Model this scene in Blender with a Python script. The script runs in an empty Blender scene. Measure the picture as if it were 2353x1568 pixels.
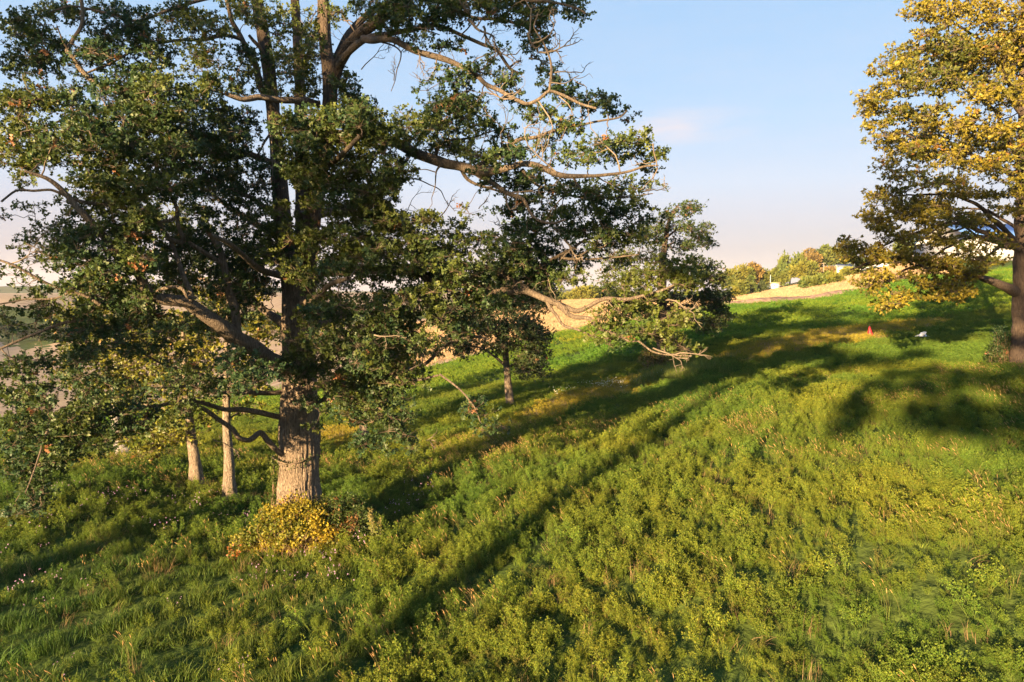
import bpy, math, random
import numpy as np
from mathutils import Vector, Matrix

rng = np.random.default_rng(7)
random.seed(7)
scene = bpy.context.scene
COL = scene.collection

# ------------------------------------------------------------------ camera, world, sun, exposure
CAM = np.array([0.0, 0.0, 8.0])
PITCH = math.atan(119.0 / 1569.0)
cam_d = bpy.data.cameras.new("camera")
cam_d.lens = 24.0
cam_d.sensor_width = 36.0
cam_d.clip_start = 0.1
cam_d.clip_end = 20000
cam = bpy.data.objects.new("camera", cam_d)
COL.objects.link(cam)
cam.location = CAM
cam.rotation_euler = (math.pi / 2 - PITCH, 0, 0)
scene.camera = cam

CP, SP = math.cos(PITCH), math.sin(PITCH)


def P(u, v, Y):
    """world point seen at picture position (u, v) (2353 wide) at distance Y ahead of the camera"""
    dx = (u - 1176.5) / 1569.0
    dz = (784.0 - v) / 1569.0
    y = CP + dz * SP
    z = -SP + dz * CP
    s = Y / y
    return np.array([dx * s, Y, CAM[2] + z * s])


SUN_AZ = math.radians(33.0)      # light travels towards +y, turned this much to +x
SUN_EL = math.radians(10.5)
world = bpy.data.worlds.new("World")
scene.world = world
world.use_nodes = True
wn, wl = world.node_tree.nodes, world.node_tree.links
wn.clear()
w_out = wn.new("ShaderNodeOutputWorld")
w_bg = wn.new("ShaderNodeBackground")
w_sky = wn.new("ShaderNodeTexSky")
w_sky.sky_type = 'NISHITA'
w_sky.sun_disc = False
w_sky.sun_elevation = SUN_EL
w_sky.sun_rotation = math.pi + SUN_AZ
w_sky.altitude = 250
w_sky.air_density = 1.0
w_sky.dust_density = 0.6
w_sky.ozone_density = 1.5
w_bg.inputs["Strength"].default_value = 0.15
# evening haze: a gradient by height, the same all round, softens the physical sky
w_tc = wn.new("ShaderNodeTexCoord")
w_sep = wn.new("ShaderNodeSeparateXYZ")
wl.new(w_tc.outputs["Generated"], w_sep.inputs[0])
w_rp = wn.new("ShaderNodeValToRGB")
SKY_GAIN = 1.30
els = w_rp.color_ramp.elements
els[0].position, els[0].color = 0.0, (0.48, 0.42, 0.48, 1)
els[1].position, els[1].color = 1.0, (0.10, 0.26, 0.62, 1)
for pos, c in ((0.055, (0.50, 0.455, 0.52)), (0.10, (0.56, 0.56, 0.66)), (0.145, (0.57, 0.65, 0.80)), (0.23, (0.45, 0.63, 0.86)), (0.40, (0.34, 0.56, 0.85))):
    e = els.new(pos)
    e.color = (*c, 1)
wl.new(w_sep.outputs["Z"], w_rp.inputs[0])
w_g = wn.new("ShaderNodeMix")
w_g.data_type = 'RGBA'
w_g.blend_type = 'MULTIPLY'
w_g.inputs[0].default_value = 1.0
w_g.inputs[7].default_value = (SKY_GAIN,) * 3 + (1,)
wl.new(w_rp.outputs[0], w_g.inputs[6])
w_mx = wn.new("ShaderNodeMix")
w_mx.data_type = 'RGBA'
w_mx.inputs[0].default_value = 0.97
wl.new(w_sky.outputs[0], w_mx.inputs[6])
wl.new(w_g.outputs[2], w_mx.inputs[7])
# faint streaks of high cloud, strongest in one low bank to the right of the oak
w_mp = wn.new("ShaderNodeMapping")
w_mp.inputs["Rotation"].default_value = (0, 0, 0.15)
w_mp.inputs["Scale"].default_value = (5.0, 5.0, 26.0)
wl.new(w_tc.outputs["Generated"], w_mp.inputs[0])
w_no = wn.new("ShaderNodeTexNoise")
w_no.inputs["Scale"].default_value = 1.3
w_no.inputs["Detail"].default_value = 9
w_no.inputs["Roughness"].default_value = 0.62
wl.new(w_mp.outputs[0], w_no.inputs["Vector"])
w_cr = wn.new("ShaderNodeMapRange")
w_cr.inputs[1].default_value = 0.36
w_cr.inputs[2].default_value = 0.66
wl.new(w_no.outputs["Fac"], w_cr.inputs[0])
CLOUD = P(1545, 292, 1000.0) - CAM
CLOUD = CLOUD / np.linalg.norm(CLOUD)
w_d = wn.new("ShaderNodeVectorMath")
w_d.operation = 'SUBTRACT'
w_d.inputs[1].default_value = tuple(CLOUD)
wl.new(w_tc.outputs["Generated"], w_d.inputs[0])
w_s = wn.new("ShaderNodeVectorMath")
w_s.operation = 'MULTIPLY'
w_s.inputs[1].default_value = (6.5, 6.5, 36.0)
wl.new(w_d.outputs[0], w_s.inputs[0])
w_len = wn.new("ShaderNodeVectorMath")
w_len.operation = 'LENGTH'
wl.new(w_s.outputs[0], w_len.inputs[0])
w_m = wn.new("ShaderNodeMapRange")
w_m.inputs[1].default_value = 1.0
w_m.inputs[2].default_value = 0.1
w_m.inputs[3].default_value = 0.10
w_m.inputs[4].default_value = 1.0
wl.new(w_len.outputs["Value"], w_m.inputs[0])
w_f = wn.new("ShaderNodeMath")
w_f.operation = 'MULTIPLY'
wl.new(w_cr.outputs[0], w_f.inputs[0])
wl.new(w_m.outputs[0], w_f.inputs[1])
w_cl = wn.new("ShaderNodeMix")
w_cl.data_type = 'RGBA'
w_cl.inputs[7].default_value = (0.80 * SKY_GAIN, 0.77 * SKY_GAIN, 0.84 * SKY_GAIN, 1)
wl.new(w_f.outputs[0], w_cl.inputs[0])
wl.new(w_mx.outputs[2], w_cl.inputs[6])
wl.new(w_cl.outputs[2], w_bg.inputs[0])
wl.new(w_bg.outputs[0], w_out.inputs[0])

sun_d = bpy.data.lights.new("sun", 'SUN')
sun_d.energy = 5.0
sun_d.angle = math.radians(0.5)
sun_d.color = (1.0, 0.69, 0.36)
sun = bpy.data.objects.new("sun", sun_d)
COL.objects.link(sun)
SUN_DIR = Vector((math.sin(SUN_AZ) * math.cos(SUN_EL), math.cos(SUN_AZ) * math.cos(SUN_EL), -math.sin(SUN_EL)))
sun.rotation_euler = SUN_DIR.to_track_quat('-Z', 'Y').to_euler()

scene.view_settings.view_transform = 'Standard'
scene.view_settings.look = 'None'
scene.view_settings.exposure = 2.45
scene.view_settings.gamma = 1.0
scene.cycles.max_bounces = 6
scene.cycles.diffuse_bounces = 3
scene.cycles.transmission_bounces = 4
scene.cycles.transparent_max_bounces = 4
scene.cycles.caustics_reflective = False
scene.cycles.caustics_refractive = False

# ------------------------------------------------------------------ helpers
def new_mat(name):
    m = bpy.data.materials.new(name)
    m.use_nodes = True
    n = m.node_tree.nodes
    return m, n, m.node_tree.links, n["Principled BSDF"]


def mesh_obj(name, verts, faces_flat, nper, mat, parent=None, col=None, smooth=False):
    """one mesh object out of numpy arrays; all faces have nper corners"""
    verts = np.asarray(verts, dtype=np.float32).reshape(-1, 3)
    faces = np.asarray(faces_flat, dtype=np.int32).reshape(-1)
    nf = len(faces) // nper
    me = bpy.data.meshes.new(name)
    me.vertices.add(len(verts))
    me.vertices.foreach_set("co", verts.ravel())
    me.loops.add(len(faces))
    me.loops.foreach_set("vertex_index", faces)
    me.polygons.add(nf)
    me.polygons.foreach_set("loop_start", np.arange(nf, dtype=np.int32) * nper)
    if smooth:
        me.polygons.foreach_set("use_smooth", np.ones(nf, dtype=bool))
    if col is not None:
        a = me.color_attributes.new("col", 'FLOAT_COLOR', 'POINT')
        c = np.ones((len(verts), 4), dtype=np.float32)
        c[:, :3] = col
        a.data.foreach_set("color", c.ravel())
    me.update(calc_edges=True)
    if mat is not None:
        me.materials.append(mat)
    o = bpy.data.objects.new(name, me)
    COL.objects.link(o)
    if parent is not None:
        o.parent = parent
        o.matrix_parent_inverse = Matrix.Translation(-Vector(parent.location))
    return o


def tag(o, label=None, cat=None, group=None, kind=None):
    if label:
        o["label"] = label
    if cat:
        o["category"] = cat
    if group:
        o["group"] = group
    if kind:
        o["kind"] = kind
    return o


def thing(name, loc, label, cat, group=None):
    o = bpy.data.objects.new(name, None)
    o.location = Vector(loc)
    COL.objects.link(o)
    return tag(o, label, cat, group)


def unit(a):
    return a / np.maximum(np.linalg.norm(a, axis=-1, keepdims=True), 1e-9)


class Geo:
    """collects quads and triangles (triangles are kept apart) for one mesh"""

    def __init__(self):
        self.v, self.f, self.c, self.n = [], [], [], 0

    def add(self, v, f, c=None):
        v = np.asarray(v, float).reshape(-1, 3)
        self.v.append(v)
        self.f.append(np.asarray(f, int).reshape(-1, 4) + self.n)
        if c is not None:
            self.c.append(np.broadcast_to(np.asarray(c, float), v.shape))
        self.n += len(v)

    def build(self, name, mat, parent=None, smooth=False):
        if not self.v:
            return None
        return mesh_obj(name, np.concatenate(self.v), np.concatenate(self.f), 4, mat, parent,
                        np.concatenate(self.c) if self.c else None, smooth)

    def box(self, c, s, rz=0.0, col=None):
        x, y, z = np.array(s) / 2
        q = np.array([[-x, -y, -z], [x, -y, -z], [x, y, -z], [-x, y, -z], [-x, -y, z], [x, -y, z], [x, y, z], [-x, y, z]])
        ca, sa = math.cos(rz), math.sin(rz)
        q = q @ np.array([[ca, sa, 0], [-sa, ca, 0], [0, 0, 1]]) + np.array(c)
        self.add(q, [[0, 3, 2, 1], [4, 5, 6, 7], [0, 1, 5, 4], [1, 2, 6, 5], [2, 3, 7, 6], [3, 0, 4, 7]], col)


def tubes(paths, radii, sides):
    """N tubes at once: paths (N,K,3), radii (N,K) -> verts, quads"""
    paths = np.asarray(paths, float)
    N, K, _ = paths.shape
    t = np.empty_like(paths)
    t[:, 1:-1] = paths[:, 2:] - paths[:, :-2]
    t[:, 0] = paths[:, 1] - paths[:, 0]
    t[:, -1] = paths[:, -1] - paths[:, -2]
    t = unit(t)
    mean = unit(paths[:, -1] - paths[:, 0])
    ref = np.where(np.abs(mean[:, 2:3]) > 0.8, np.array([[0.0, 1.0, 0.13]]), np.array([[0.05, 0.0, 1.0]]))
    ref = np.repeat(ref[:, None], K, 1)
    a = unit(np.cross(t, ref))
    b = np.cross(t, a)
    ang = np.arange(sides) * 2 * math.pi / sides
    ring = (paths[:, :, None] + radii[:, :, None, None] * (a[:, :, None] * np.cos(ang)[None, None, :, None]
                                                          + b[:, :, None] * np.sin(ang)[None, None, :, None]))
    v = ring.reshape(-1, 3)
    n = np.arange(N)[:, None, None] * K * sides
    k = np.arange(K - 1)[None, :, None] * sides
    s = np.arange(sides)[None, None, :]
    s2 = (s + 1) % sides
    f = np.stack([n + k + s, n + k + s2, n + k + sides + s2, n + k + sides + s], -1).reshape(-1, 4)
    return v, f


def catmull(pts, step):
    pts = np.asarray(pts, float)
    if len(pts) < 3:
        n = max(2, int(np.linalg.norm(pts[-1] - pts[0]) / step) + 1)
        return pts[0] + (pts[-1] - pts[0]) * np.linspace(0, 1, n)[:, None]
    p = np.vstack([2 * pts[0] - pts[1], pts, 2 * pts[-1] - pts[-2]])
    out = []
    for i in range(1, len(p) - 2):
        n = max(2, int(np.linalg.norm(p[i + 1] - p[i]) / step))
        t = np.linspace(0, 1, n, endpoint=False)[:, None]
        out.append(0.5 * ((2 * p[i]) + (-p[i - 1] + p[i + 1]) * t + (2 * p[i - 1] - 5 * p[i] + 4 * p[i + 1] - p[i + 2]) * t ** 2
                          + (-p[i - 1] + 3 * p[i] - 3 * p[i + 1] + p[i + 2]) * t ** 3))
    out.append(p[-2][None])
    return np.concatenate(out)


def vnoise(p, seed=0):
    """smooth value noise on (N,2) or (N,3) points, 0..1"""
    p = np.asarray(p, float)
    if p.shape[1] == 2:
        p = np.c_[p, np.zeros(len(p))]
    i = np.floor(p).astype(np.int64)
    f = p - i
    f = f * f * (3 - 2 * f)

    def h(a):
        n = (a[:, 0] * 374761393 + a[:, 1] * 668265263 + a[:, 2] * 2147483647 + seed * 974711) & 0xffffffff
        n = ((n ^ (n >> 13)) * 1274126177) & 0xffffffff
        return ((n ^ (n >> 16)) & 0xffff) / 65535.0
    r = 0
    for dx in (0, 1):
        for dy in (0, 1):
            for dz in (0, 1):
                w = (f[:, 0] if dx else 1 - f[:, 0]) * (f[:, 1] if dy else 1 - f[:, 1]) * (f[:, 2] if dz else 1 - f[:, 2])
                r = r + w * h(i + np.array([dx, dy, dz]))
    return r


def fbm(p, seed=0, octaves=3):
    p = np.asarray(p, float)
    r, a, s = 0, 0.5, 0
    for k in range(octaves):
        r = r + a * vnoise(p * 2 ** k, seed + k * 17)
        s += a
        a *= 0.5
    return r / s


# ------------------------------------------------------------------ materials
def leaf_mat(name, trans=0.25, rough=0.55, patch=0.0, inst=False, spec=0.3):
    m, n, l, b = new_mat(name)
    at = n.new("ShaderNodeAttribute")
    at.attribute_name = "col"
    src = at.outputs["Color"]
    if inst:
        tn = n.new("ShaderNodeAttribute")
        tn.attribute_type = 'INSTANCER'
        tn.attribute_name = "tint"
        mx = n.new("ShaderNodeMix")
        mx.data_type = 'RGBA'
        mx.blend_type = 'MULTIPLY'
        mx.inputs[0].default_value = 1.0
        l.new(src, mx.inputs[6])
        l.new(tn.outputs["Color"], mx.inputs[7])
        src = mx.outputs[2]
    b.inputs["Roughness"].default_value = rough
    b.inputs["Specular IOR Level"].default_value = spec
    l.new(src, b.inputs["Base Color"])
    tr = n.new("ShaderNodeBsdfTranslucent")
    mul = n.new("ShaderNodeMix")
    mul.data_type = 'RGBA'
    mul.blend_type = 'MULTIPLY'
    mul.inputs[0].default_value = 1.0
    mul.inputs[7].default_value = (1.5, 1.35, 0.6, 1)
    l.new(src, mul.inputs[6])
    l.new(mul.outputs[2], tr.inputs["Color"])
    mix = n.new("ShaderNodeMixShader")
    mix.inputs[0].default_value = trans
    l.new(b.outputs[0], mix.inputs[1])
    l.new(tr.outputs[0], mix.inputs[2])
    l.new(mix.outputs[0], n["Material Output"].inputs["Surface"])
    return m


def bark_mat(name, c1, c2, scale=1.0, bump=0.6):
    m, n, l, b = new_mat(name)
    tc = n.new("ShaderNodeTexCoord")
    mp = n.new("ShaderNodeMapping")
    mp.inputs["Scale"].default_value = (9 * scale, 9 * scale, 1.6 * scale)
    l.new(tc.outputs["Object"], mp.inputs[0])
    no = n.new("ShaderNodeTexNoise")
    no.inputs["Scale"].default_value = 1.6
    no.inputs["Detail"].default_value = 8
    no.inputs["Roughness"].default_value = 0.65
    l.new(mp.outputs[0], no.inputs["Vector"])
    vo = n.new("ShaderNodeTexVoronoi")
    vo.feature = 'DISTANCE_TO_EDGE'
    vo.inputs["Scale"].default_value = 2.2
    l.new(mp.outputs[0], vo.inputs["Vector"])
    rp = n.new("ShaderNodeValToRGB")
    rp.color_ramp.elements[0].position = 0.25
    rp.color_ramp.elements[0].color = (*c1, 1)
    rp.color_ramp.elements[1].position = 0.7
    rp.color_ramp.elements[1].color = (*c2, 1)
    l.new(no.outputs["Fac"], rp.inputs[0])
    cr = n.new("ShaderNodeMath")
    cr.operation = 'MULTIPLY'
    cr.inputs[1].default_value = 5.0
    cr.use_clamp = True
    l.new(vo.outputs["Distance"], cr.inputs[0])
    ad = n.new("ShaderNodeMath")
    ad.operation = 'MULTIPLY_ADD'
    ad.inputs[1].default_value = 0.8
    l.new(cr.outputs[0], ad.inputs[0])
    l.new(no.outputs["Fac"], ad.inputs[2])
    bp = n.new("ShaderNodeBump")
    bp.inputs["Strength"].default_value = bump
    bp.inputs["Distance"].default_value = 0.05
    l.new(ad.outputs[0], bp.inputs["Height"])
    l.new(bp.outputs[0], b.inputs["Normal"])
    l.new(rp.outputs[0], b.inputs["Base Color"])
    b.inputs["Roughness"].default_value = 0.95
    b.inputs["Specular IOR Level"].default_value = 0.15
    return m


def plain(name, c, rough=0.7, noise=0.0, scale=5.0, bump=0.0, c2=None, spec=0.3):
    m, n, l, b = new_mat(name)
    b.inputs["Roughness"].default_value = rough
    b.inputs["Specular IOR Level"].default_value = spec
    if noise > 0 or bump > 0:
        tc = n.new("ShaderNodeTexCoord")
        no = n.new("ShaderNodeTexNoise")
        no.inputs["Scale"].default_value = scale
        no.inputs["Detail"].default_value = 6
        l.new(tc.outputs["Object"], no.inputs["Vector"])
        rp = n.new("ShaderNodeValToRGB")
        c2 = c2 or tuple(x * (1 - noise) for x in c)
        rp.color_ramp.elements[0].position = 0.35
        rp.color_ramp.elements[0].color = (*c2, 1)
        rp.color_ramp.elements[1].position = 0.65
        rp.color_ramp.elements[1].color = (*c, 1)
        l.new(no.outputs["Fac"], rp.inputs[0])
        l.new(rp.outputs[0], b.inputs["Base Color"])
        if bump > 0:
            bp = n.new("ShaderNodeBump")
            bp.inputs["Strength"].default_value = bump
            l.new(no.outputs["Fac"], bp.inputs["Height"])
            l.new(bp.outputs[0], b.inputs["Normal"])
    else:
        b.inputs["Base Color"].default_value = (*c, 1)
    return m


M_OAK = bark_mat("oak_bark", (0.07, 0.053, 0.04), (0.36, 0.285, 0.215), 1.5, 1.0)
M_STEM = bark_mat("stem_bark", (0.035, 0.027, 0.021), (0.17, 0.13, 0.098), 1.3, .9)
M_LIMB = bark_mat("limb_bark", (0.055, 0.042, 0.032), (0.25, 0.20, 0.15), 1.6, .8)
M_PALE = bark_mat("pale_bark", (0.085, 0.067, 0.05), (0.36, 0.29, 0.22), 1.6, .9)
M_GREYB = bark_mat("grey_bark", (0.12, 0.11, 0.10), (0.34, 0.32, 0.30), 1.4)
M_DARKB = bark_mat("dark_bark", (0.04, 0.03, 0.025), (0.14, 0.105, 0.08), 1.4)
M_TWIG = plain("twig_bark", (0.16, 0.12, 0.085), 0.9, 0.5, 3.0)
M_DEAD = plain("dead_wood", (0.20, 0.16, 0.12), 0.9, 0.45, 4.0)
M_LEAF = leaf_mat("oak_leaves", 0.22, 0.5)
M_BUSH = leaf_mat("bush_leaves", 0.3, 0.5)
M_MEADOW = leaf_mat("meadow_leaves", 0.3, 0.6, inst=True, spec=0.2)

# ------------------------------------------------------------------ terrain
CTRL = [  # picture position and distance of points on the ground
    (1176, 1568, 11.9), (2000, 1568, 10.8), (2353, 1480, 10.8), (0, 1568, 13.6), (500, 1568, 13.2), (1700, 1300, 14.6),
    (685, 1243, 21.0), (452, 1122, 28.0), (528, 1155, 26.5), (285, 1055, 36.0), (60, 1120, 27.0), (60, 1250, 20.5), (1176, 1150, 22.0),
    (1500, 1010, 27.0), (838, 1023, 38.0), (1170, 935, 45.0), (1500, 880, 47.0), (1520, 842, 54.0), (1250, 872, 60.0),
    (1000, 950, 47.0), (2340, 842, 35.0), (2150, 900, 28.5), (1998, 777, 52.0), (2118, 782, 48.0), (1750, 800, 52.0), (1800, 930, 29.0),
    (1300, 767, 95.0), (1500, 735, 100.0), (1700, 704, 108.0), (1900, 690, 108.0), (2250, 643, 95.0), (2353, 690, 66.0), (2353, 645, 92.0),
    (1700, 740, 78.0), (2050, 730, 70.0), (980, 850, 86.0), (700, 900, 80.0), (60, 965, 76.0),
    (60, 880, 150.0), (60, 790, 330.0), (300, 880, 140.0), (1000, 745, 200.0), (1260, 695, 230.0), (1400, 685, 260.0),
    (1690, 689, 200), (1760, 671, 222), (1850, 650, 235.0), (1940, 645, 240.0), (1900, 636, 262.0), (2060, 645, 150.0), (2130, 600, 180.0), (2150, 588, 200.0),
    (2300, 620, 150.0), (2100, 590, 260.0), (1700, 680, 290), (1900, 634, 300), (1000, 715, 400.0), (600, 740, 350.0),
]
cp = np.array([P(*c) for c in CTRL])
extra = [(-10, -10, 0.4), (10, -10, 2.2), (0, -30, 1.6), (-30, -30, -0.4), (30, -30, 4.0), (0, -70, 2), (-50, 0, -3.6), (50, 20, 6.5), (70, 60, 9.5), (60, 100, 9.5),
         (-70, 40, -5.5), (-60, -70, -2), (60, -70, 6), (-200, 60, -14), (150, 60, 14), (200, 200, 16), (-250, -200, -8), (200, -250, 8)]
for k in range(20):
    a = 2 * math.pi * k / 20
    for r, dz in ((550, -4), (1200, -5), (4000, -12)):
        extra.append((r * math.sin(a), r * math.cos(a), 8 + dz + 6 * math.sin(a) * (600 / r)))
cp = np.vstack([cp, np.array(extra, float)])
LOGW = 40.0


def warp(x, y):
    """radial log warp so that near and far control points weigh alike"""
    r = np.hypot(x, y)
    s = np.log1p(r / LOGW) * LOGW / np.maximum(r, 1e-6)
    return np.c_[x * s, y * s]


WP = warp(cp[:, 0], cp[:, 1])
_soft = 1.5


def kern(p, q):
    return np.sqrt(((p[:, None] - q[None]) ** 2).sum(-1) + _soft ** 2)


def fit():
    n = len(WP)
    A = np.zeros((n + 3, n + 3))
    A[:n, :n] = kern(WP, WP) - 0.06 * np.eye(n)
    A[:n, n] = 1
    A[:n, n + 1:] = WP
    A[n, :n] = 1
    A[n + 1:, :n] = WP.T
    return np.linalg.solve(A, np.r_[cp[:, 2], 0, 0, 0])


WC = fit()


def ground(x, y):
    x = np.atleast_1d(np.asarray(x, float))
    y = np.atleast_1d(np.asarray(y, float))
    w = warp(x, y)
    out = np.empty(len(x))
    for i in range(0, len(x), 20000):
        q = w[i:i + 20000]
        out[i:i + 20000] = kern(q, WP) @ WC[:len(WP)] + WC[len(WP)] + q @ WC[len(WP) + 1:]
    r = np.hypot(x, y)
    out += (fbm(np.c_[x, y] * 0.35, 3, 3) - 0.5) * 0.35 * np.clip(60 / (r + 20), 0.2, 1)
    return out


def gz(x, y):
    return float(ground([x], [y])[0])


def on_ground(u, v, Y0=40.0):
    """the ground point seen at picture position (u, v)"""
    ys = np.exp(np.linspace(math.log(8), math.log(600), 500))
    pts = np.array([P(u, v, y) for y in ys])
    g = ground(pts[:, 0], pts[:, 1])
    below = np.nonzero(pts[:, 2] < g)[0]
    i = below[0] if len(below) else len(ys) - 1
    return np.array([pts[i, 0], pts[i, 1], g[i]])


# ground sheet: rings growing with distance
NA, NR = 360, 190
rr = np.r_[0.0, np.exp(np.linspace(math.log(1.5), math.log(4500), NR))]
aa = np.linspace(0, 2 * math.pi, NA, endpoint=False)
gx = (rr[:, None] * np.sin(aa)[None]).ravel()
gy = (rr[:, None] * np.cos(aa)[None]).ravel()
gv = np.c_[gx, gy, ground(gx, gy)]
i = np.arange(NR)[:, None] * NA
j = np.arange(NA)[None]
gf = np.stack([i + j, i + NA + j, i + NA + (j + 1) % NA, i + (j + 1) % NA], -1).reshape(-1, 4)


def ground_mat():
    m, n, l, b = new_mat("meadow_soil")
    tc = n.new("ShaderNodeTexCoord")
    n1 = n.new("ShaderNodeTexNoise")
    n1.inputs["Scale"].default_value = 0.06
    n1.inputs["Detail"].default_value = 8
    l.new(tc.outputs["Object"], n1.inputs["Vector"])
    n2 = n.new("ShaderNodeTexNoise")
    n2.inputs["Scale"].default_value = 2.5
    n2.inputs["Detail"].default_value = 6
    l.new(tc.outputs["Object"], n2.inputs["Vector"])
    r1 = n.new("ShaderNodeValToRGB")
    r1.color_ramp.elements[0].position = 0.35
    r1.color_ramp.elements[0].color = (0.04, 0.075, 0.018, 1)
    r1.color_ramp.elements[1].position = 0.7
    r1.color_ramp.elements[1].color = (0.085, 0.12, 0.03, 1)
    l.new(n1.outputs["Fac"], r1.inputs[0])
    r2 = n.new("ShaderNodeValToRGB")
    r2.color_ramp.elements[0].position = 0.3
    r2.color_ramp.elements[0].color = (0.5, 0.5, 0.5, 1)
    r2.color_ramp.elements[1].position = 0.7
    r2.color_ramp.elements[1].color = (1.2, 1.15, 1.0, 1)
    l.new(n2.outputs["Fac"], r2.inputs[0])
    mx = n.new("ShaderNodeMix")
    mx.data_type = 'RGBA'
    mx.blend_type = 'MULTIPLY'
    mx.inputs[0].default_value = 1
    l.new(r1.outputs[0], mx.inputs[6])
    l.new(r2.outputs[0], mx.inputs[7])
    l.new(mx.outputs[2], b.inputs["Base Color"])
    bp = n.new("ShaderNodeBump")
    bp.inputs["Strength"].default_value = 0.8
    bp.inputs["Distance"].default_value = 0.2
    l.new(n2.outputs["Fac"], bp.inputs["Height"])
    l.new(bp.outputs[0], b.inputs["Normal"])
    b.inputs["Roughness"].default_value = 1.0
    b.inputs["Specular IOR Level"].default_value = 0.05
    return m


o = mesh_obj("ground", gv, gf, 4, ground_mat(), smooth=True)
tag(o, "rolling green meadow sloping down to the left", kind="structure")


def sheet(name, edge_near, edge_far, nu, nv, lift, mat, rough=0.0, seed=1):
    """a sheet lying on the ground between two lines of ground points"""
    a = catmull(np.array(edge_near), 2.0)
    b = catmull(np.array(edge_far), 2.0)

    def res(c, n):
        d = np.r_[0, np.cumsum(np.linalg.norm(np.diff(c, axis=0), axis=1))]
        t = np.linspace(0, d[-1], n)
        return np.c_[np.interp(t, d, c[:, 0]), np.interp(t, d, c[:, 1])]
    a, b = res(a, nu), res(b, nu)
    t = np.linspace(0, 1, nv)[:, None, None]
    q = (a[None] * (1 - t) + b[None] * t).reshape(-1, 2)
    z = ground(q[:, 0], q[:, 1]) + lift
    if rough:
        z = z + (fbm(q * 0.8, seed, 3) - 0.4) * rough
    ii = np.arange(nv - 1)[:, None] * nu
    jj = np.arange(nu - 1)[None]
    f = np.stack([ii + jj, ii + jj + 1, ii + nu + jj + 1, ii + nu + jj], -1).reshape(-1, 4)
    return mesh_obj(name, np.c_[q, z], f, 4, mat, smooth=True)


def XY(u, Y):
    return ((u - 1176.5) / 1569.0 * Y / (CP), Y)


def field_mat(name, c1, c2, c3):
    m, n, l, b = new_mat(name)
    tc = n.new("ShaderNodeTexCoord")
    mp = n.new("ShaderNodeMapping")
    mp.inputs["Rotation"].default_value = (0, 0, 0.5)
    mp.inputs["Scale"].default_value = (1.3, 0.12, 1)
    l.new(tc.outputs["Object"], mp.inputs[0])
    n1 = n.new("ShaderNodeTexNoise")
    n1.inputs["Scale"].default_value = 1.0
    n1.inputs["Detail"].default_value = 5
    l.new(mp.outputs[0], n1.inputs["Vector"])
    n2 = n.new("ShaderNodeTexNoise")
    n2.inputs["Scale"].default_value = 0.03
    n2.inputs["Detail"].default_value = 6
    l.new(tc.outputs["Object"], n2.inputs["Vector"])
    rp = n.new("ShaderNodeValToRGB")
    rp.color_ramp.elements[0].position = 0.35
    rp.color_ramp.elements[0].color = (*c1, 1)
    rp.color_ramp.elements[1].position = 0.65
    rp.color_ramp.elements[1].color = (*c2, 1)
    l.new(n1.outputs["Fac"], rp.inputs[0])
    mx = n.new("ShaderNodeMix")
    mx.data_type = 'RGBA'
    mx.inputs[7].default_value = (*c3, 1)
    r2 = n.new("ShaderNodeMapRange")
    r2.inputs[1].default_value = 0.5
    r2.inputs[2].default_value = 0.75
    l.new(n2.outputs["Fac"], r2.inputs[0])
    l.new(r2.outputs[0], mx.inputs[0])
    l.new(rp.outputs[0], mx.inputs[6])
    l.new(mx.outputs[2], b.inputs["Base Color"])
    bp = n.new("ShaderNodeBump")
    bp.inputs["Strength"].default_value = 0.7
    bp.inputs["Distance"].default_value = 0.3
    l.new(n1.outputs["Fac"], bp.inputs["Height"])
    l.new(bp.outputs[0], b.inputs["Normal"])
    b.inputs["Roughness"].default_value = 1.0
    b.inputs["Specular IOR Level"].default_value = 0.05
    return m


M_FIELD = field_mat("stubble_soil", (0.26, 0.19, 0.125), (0.38, 0.295, 0.205), (0.34, 0.27, 0.14))
o = sheet("ploughed_field",
          [XY(-900, 100), XY(-300, 90), XY(60, 78), (-28, 82), XY(980, 88), XY(1300, 98), XY(1700, 112), XY(1950, 112), XY(2080, 115), XY(2180, 120)],
          [XY(-900, 420), XY(-300, 400), XY(60, 330), XY(600, 300), XY(1000, 270), XY(1350, 240), XY(1680, 214), XY(1800, 225), XY(1960, 205), XY(2185, 205)],
          160, 60, 0.06, M_FIELD, 0.12, 5)
tag(o, "tan harvested field beyond the meadow", kind="structure")


# ------------------------------------------------------------------ trees
def leaf_template(kind):
    if kind == "oak":       # ragged lobed outline, four triangles, tips a little raised
        v = [(0, 0, 0), (0, .5, .02), (0, 1, -.03), (.31, .46, .07), (.30, .92, .06), (-.31, .46, .07), (-.30, .92, .06)]
        f = [(0, 3, 1), (1, 4, 2), (0, 1, 5), (1, 2, 6)]
    elif kind == "oval":
        v = [(0, 0, 0), (.27, .45, .06), (0, 1, 0), (-.27, .45, .06)]
        f = [(0, 1, 2), (0, 2, 3)]
    else:                   # small spray seen from afar: three leaves in one
        v = [(0, 0, 0), (.2, .5, .05), (0, 1, 0), (-.2, .5, .05), (.75, .55, .1), (.55, .15, .05), (-.75, .5, -.05), (-.5, .1, .05)]
        f = [(0, 1, 2), (0, 2, 3), (0, 5, 4), (0, 4, 1), (0, 3, 6), (0, 6, 7)]
    return np.array(v, float), np.array(f, int)


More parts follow.
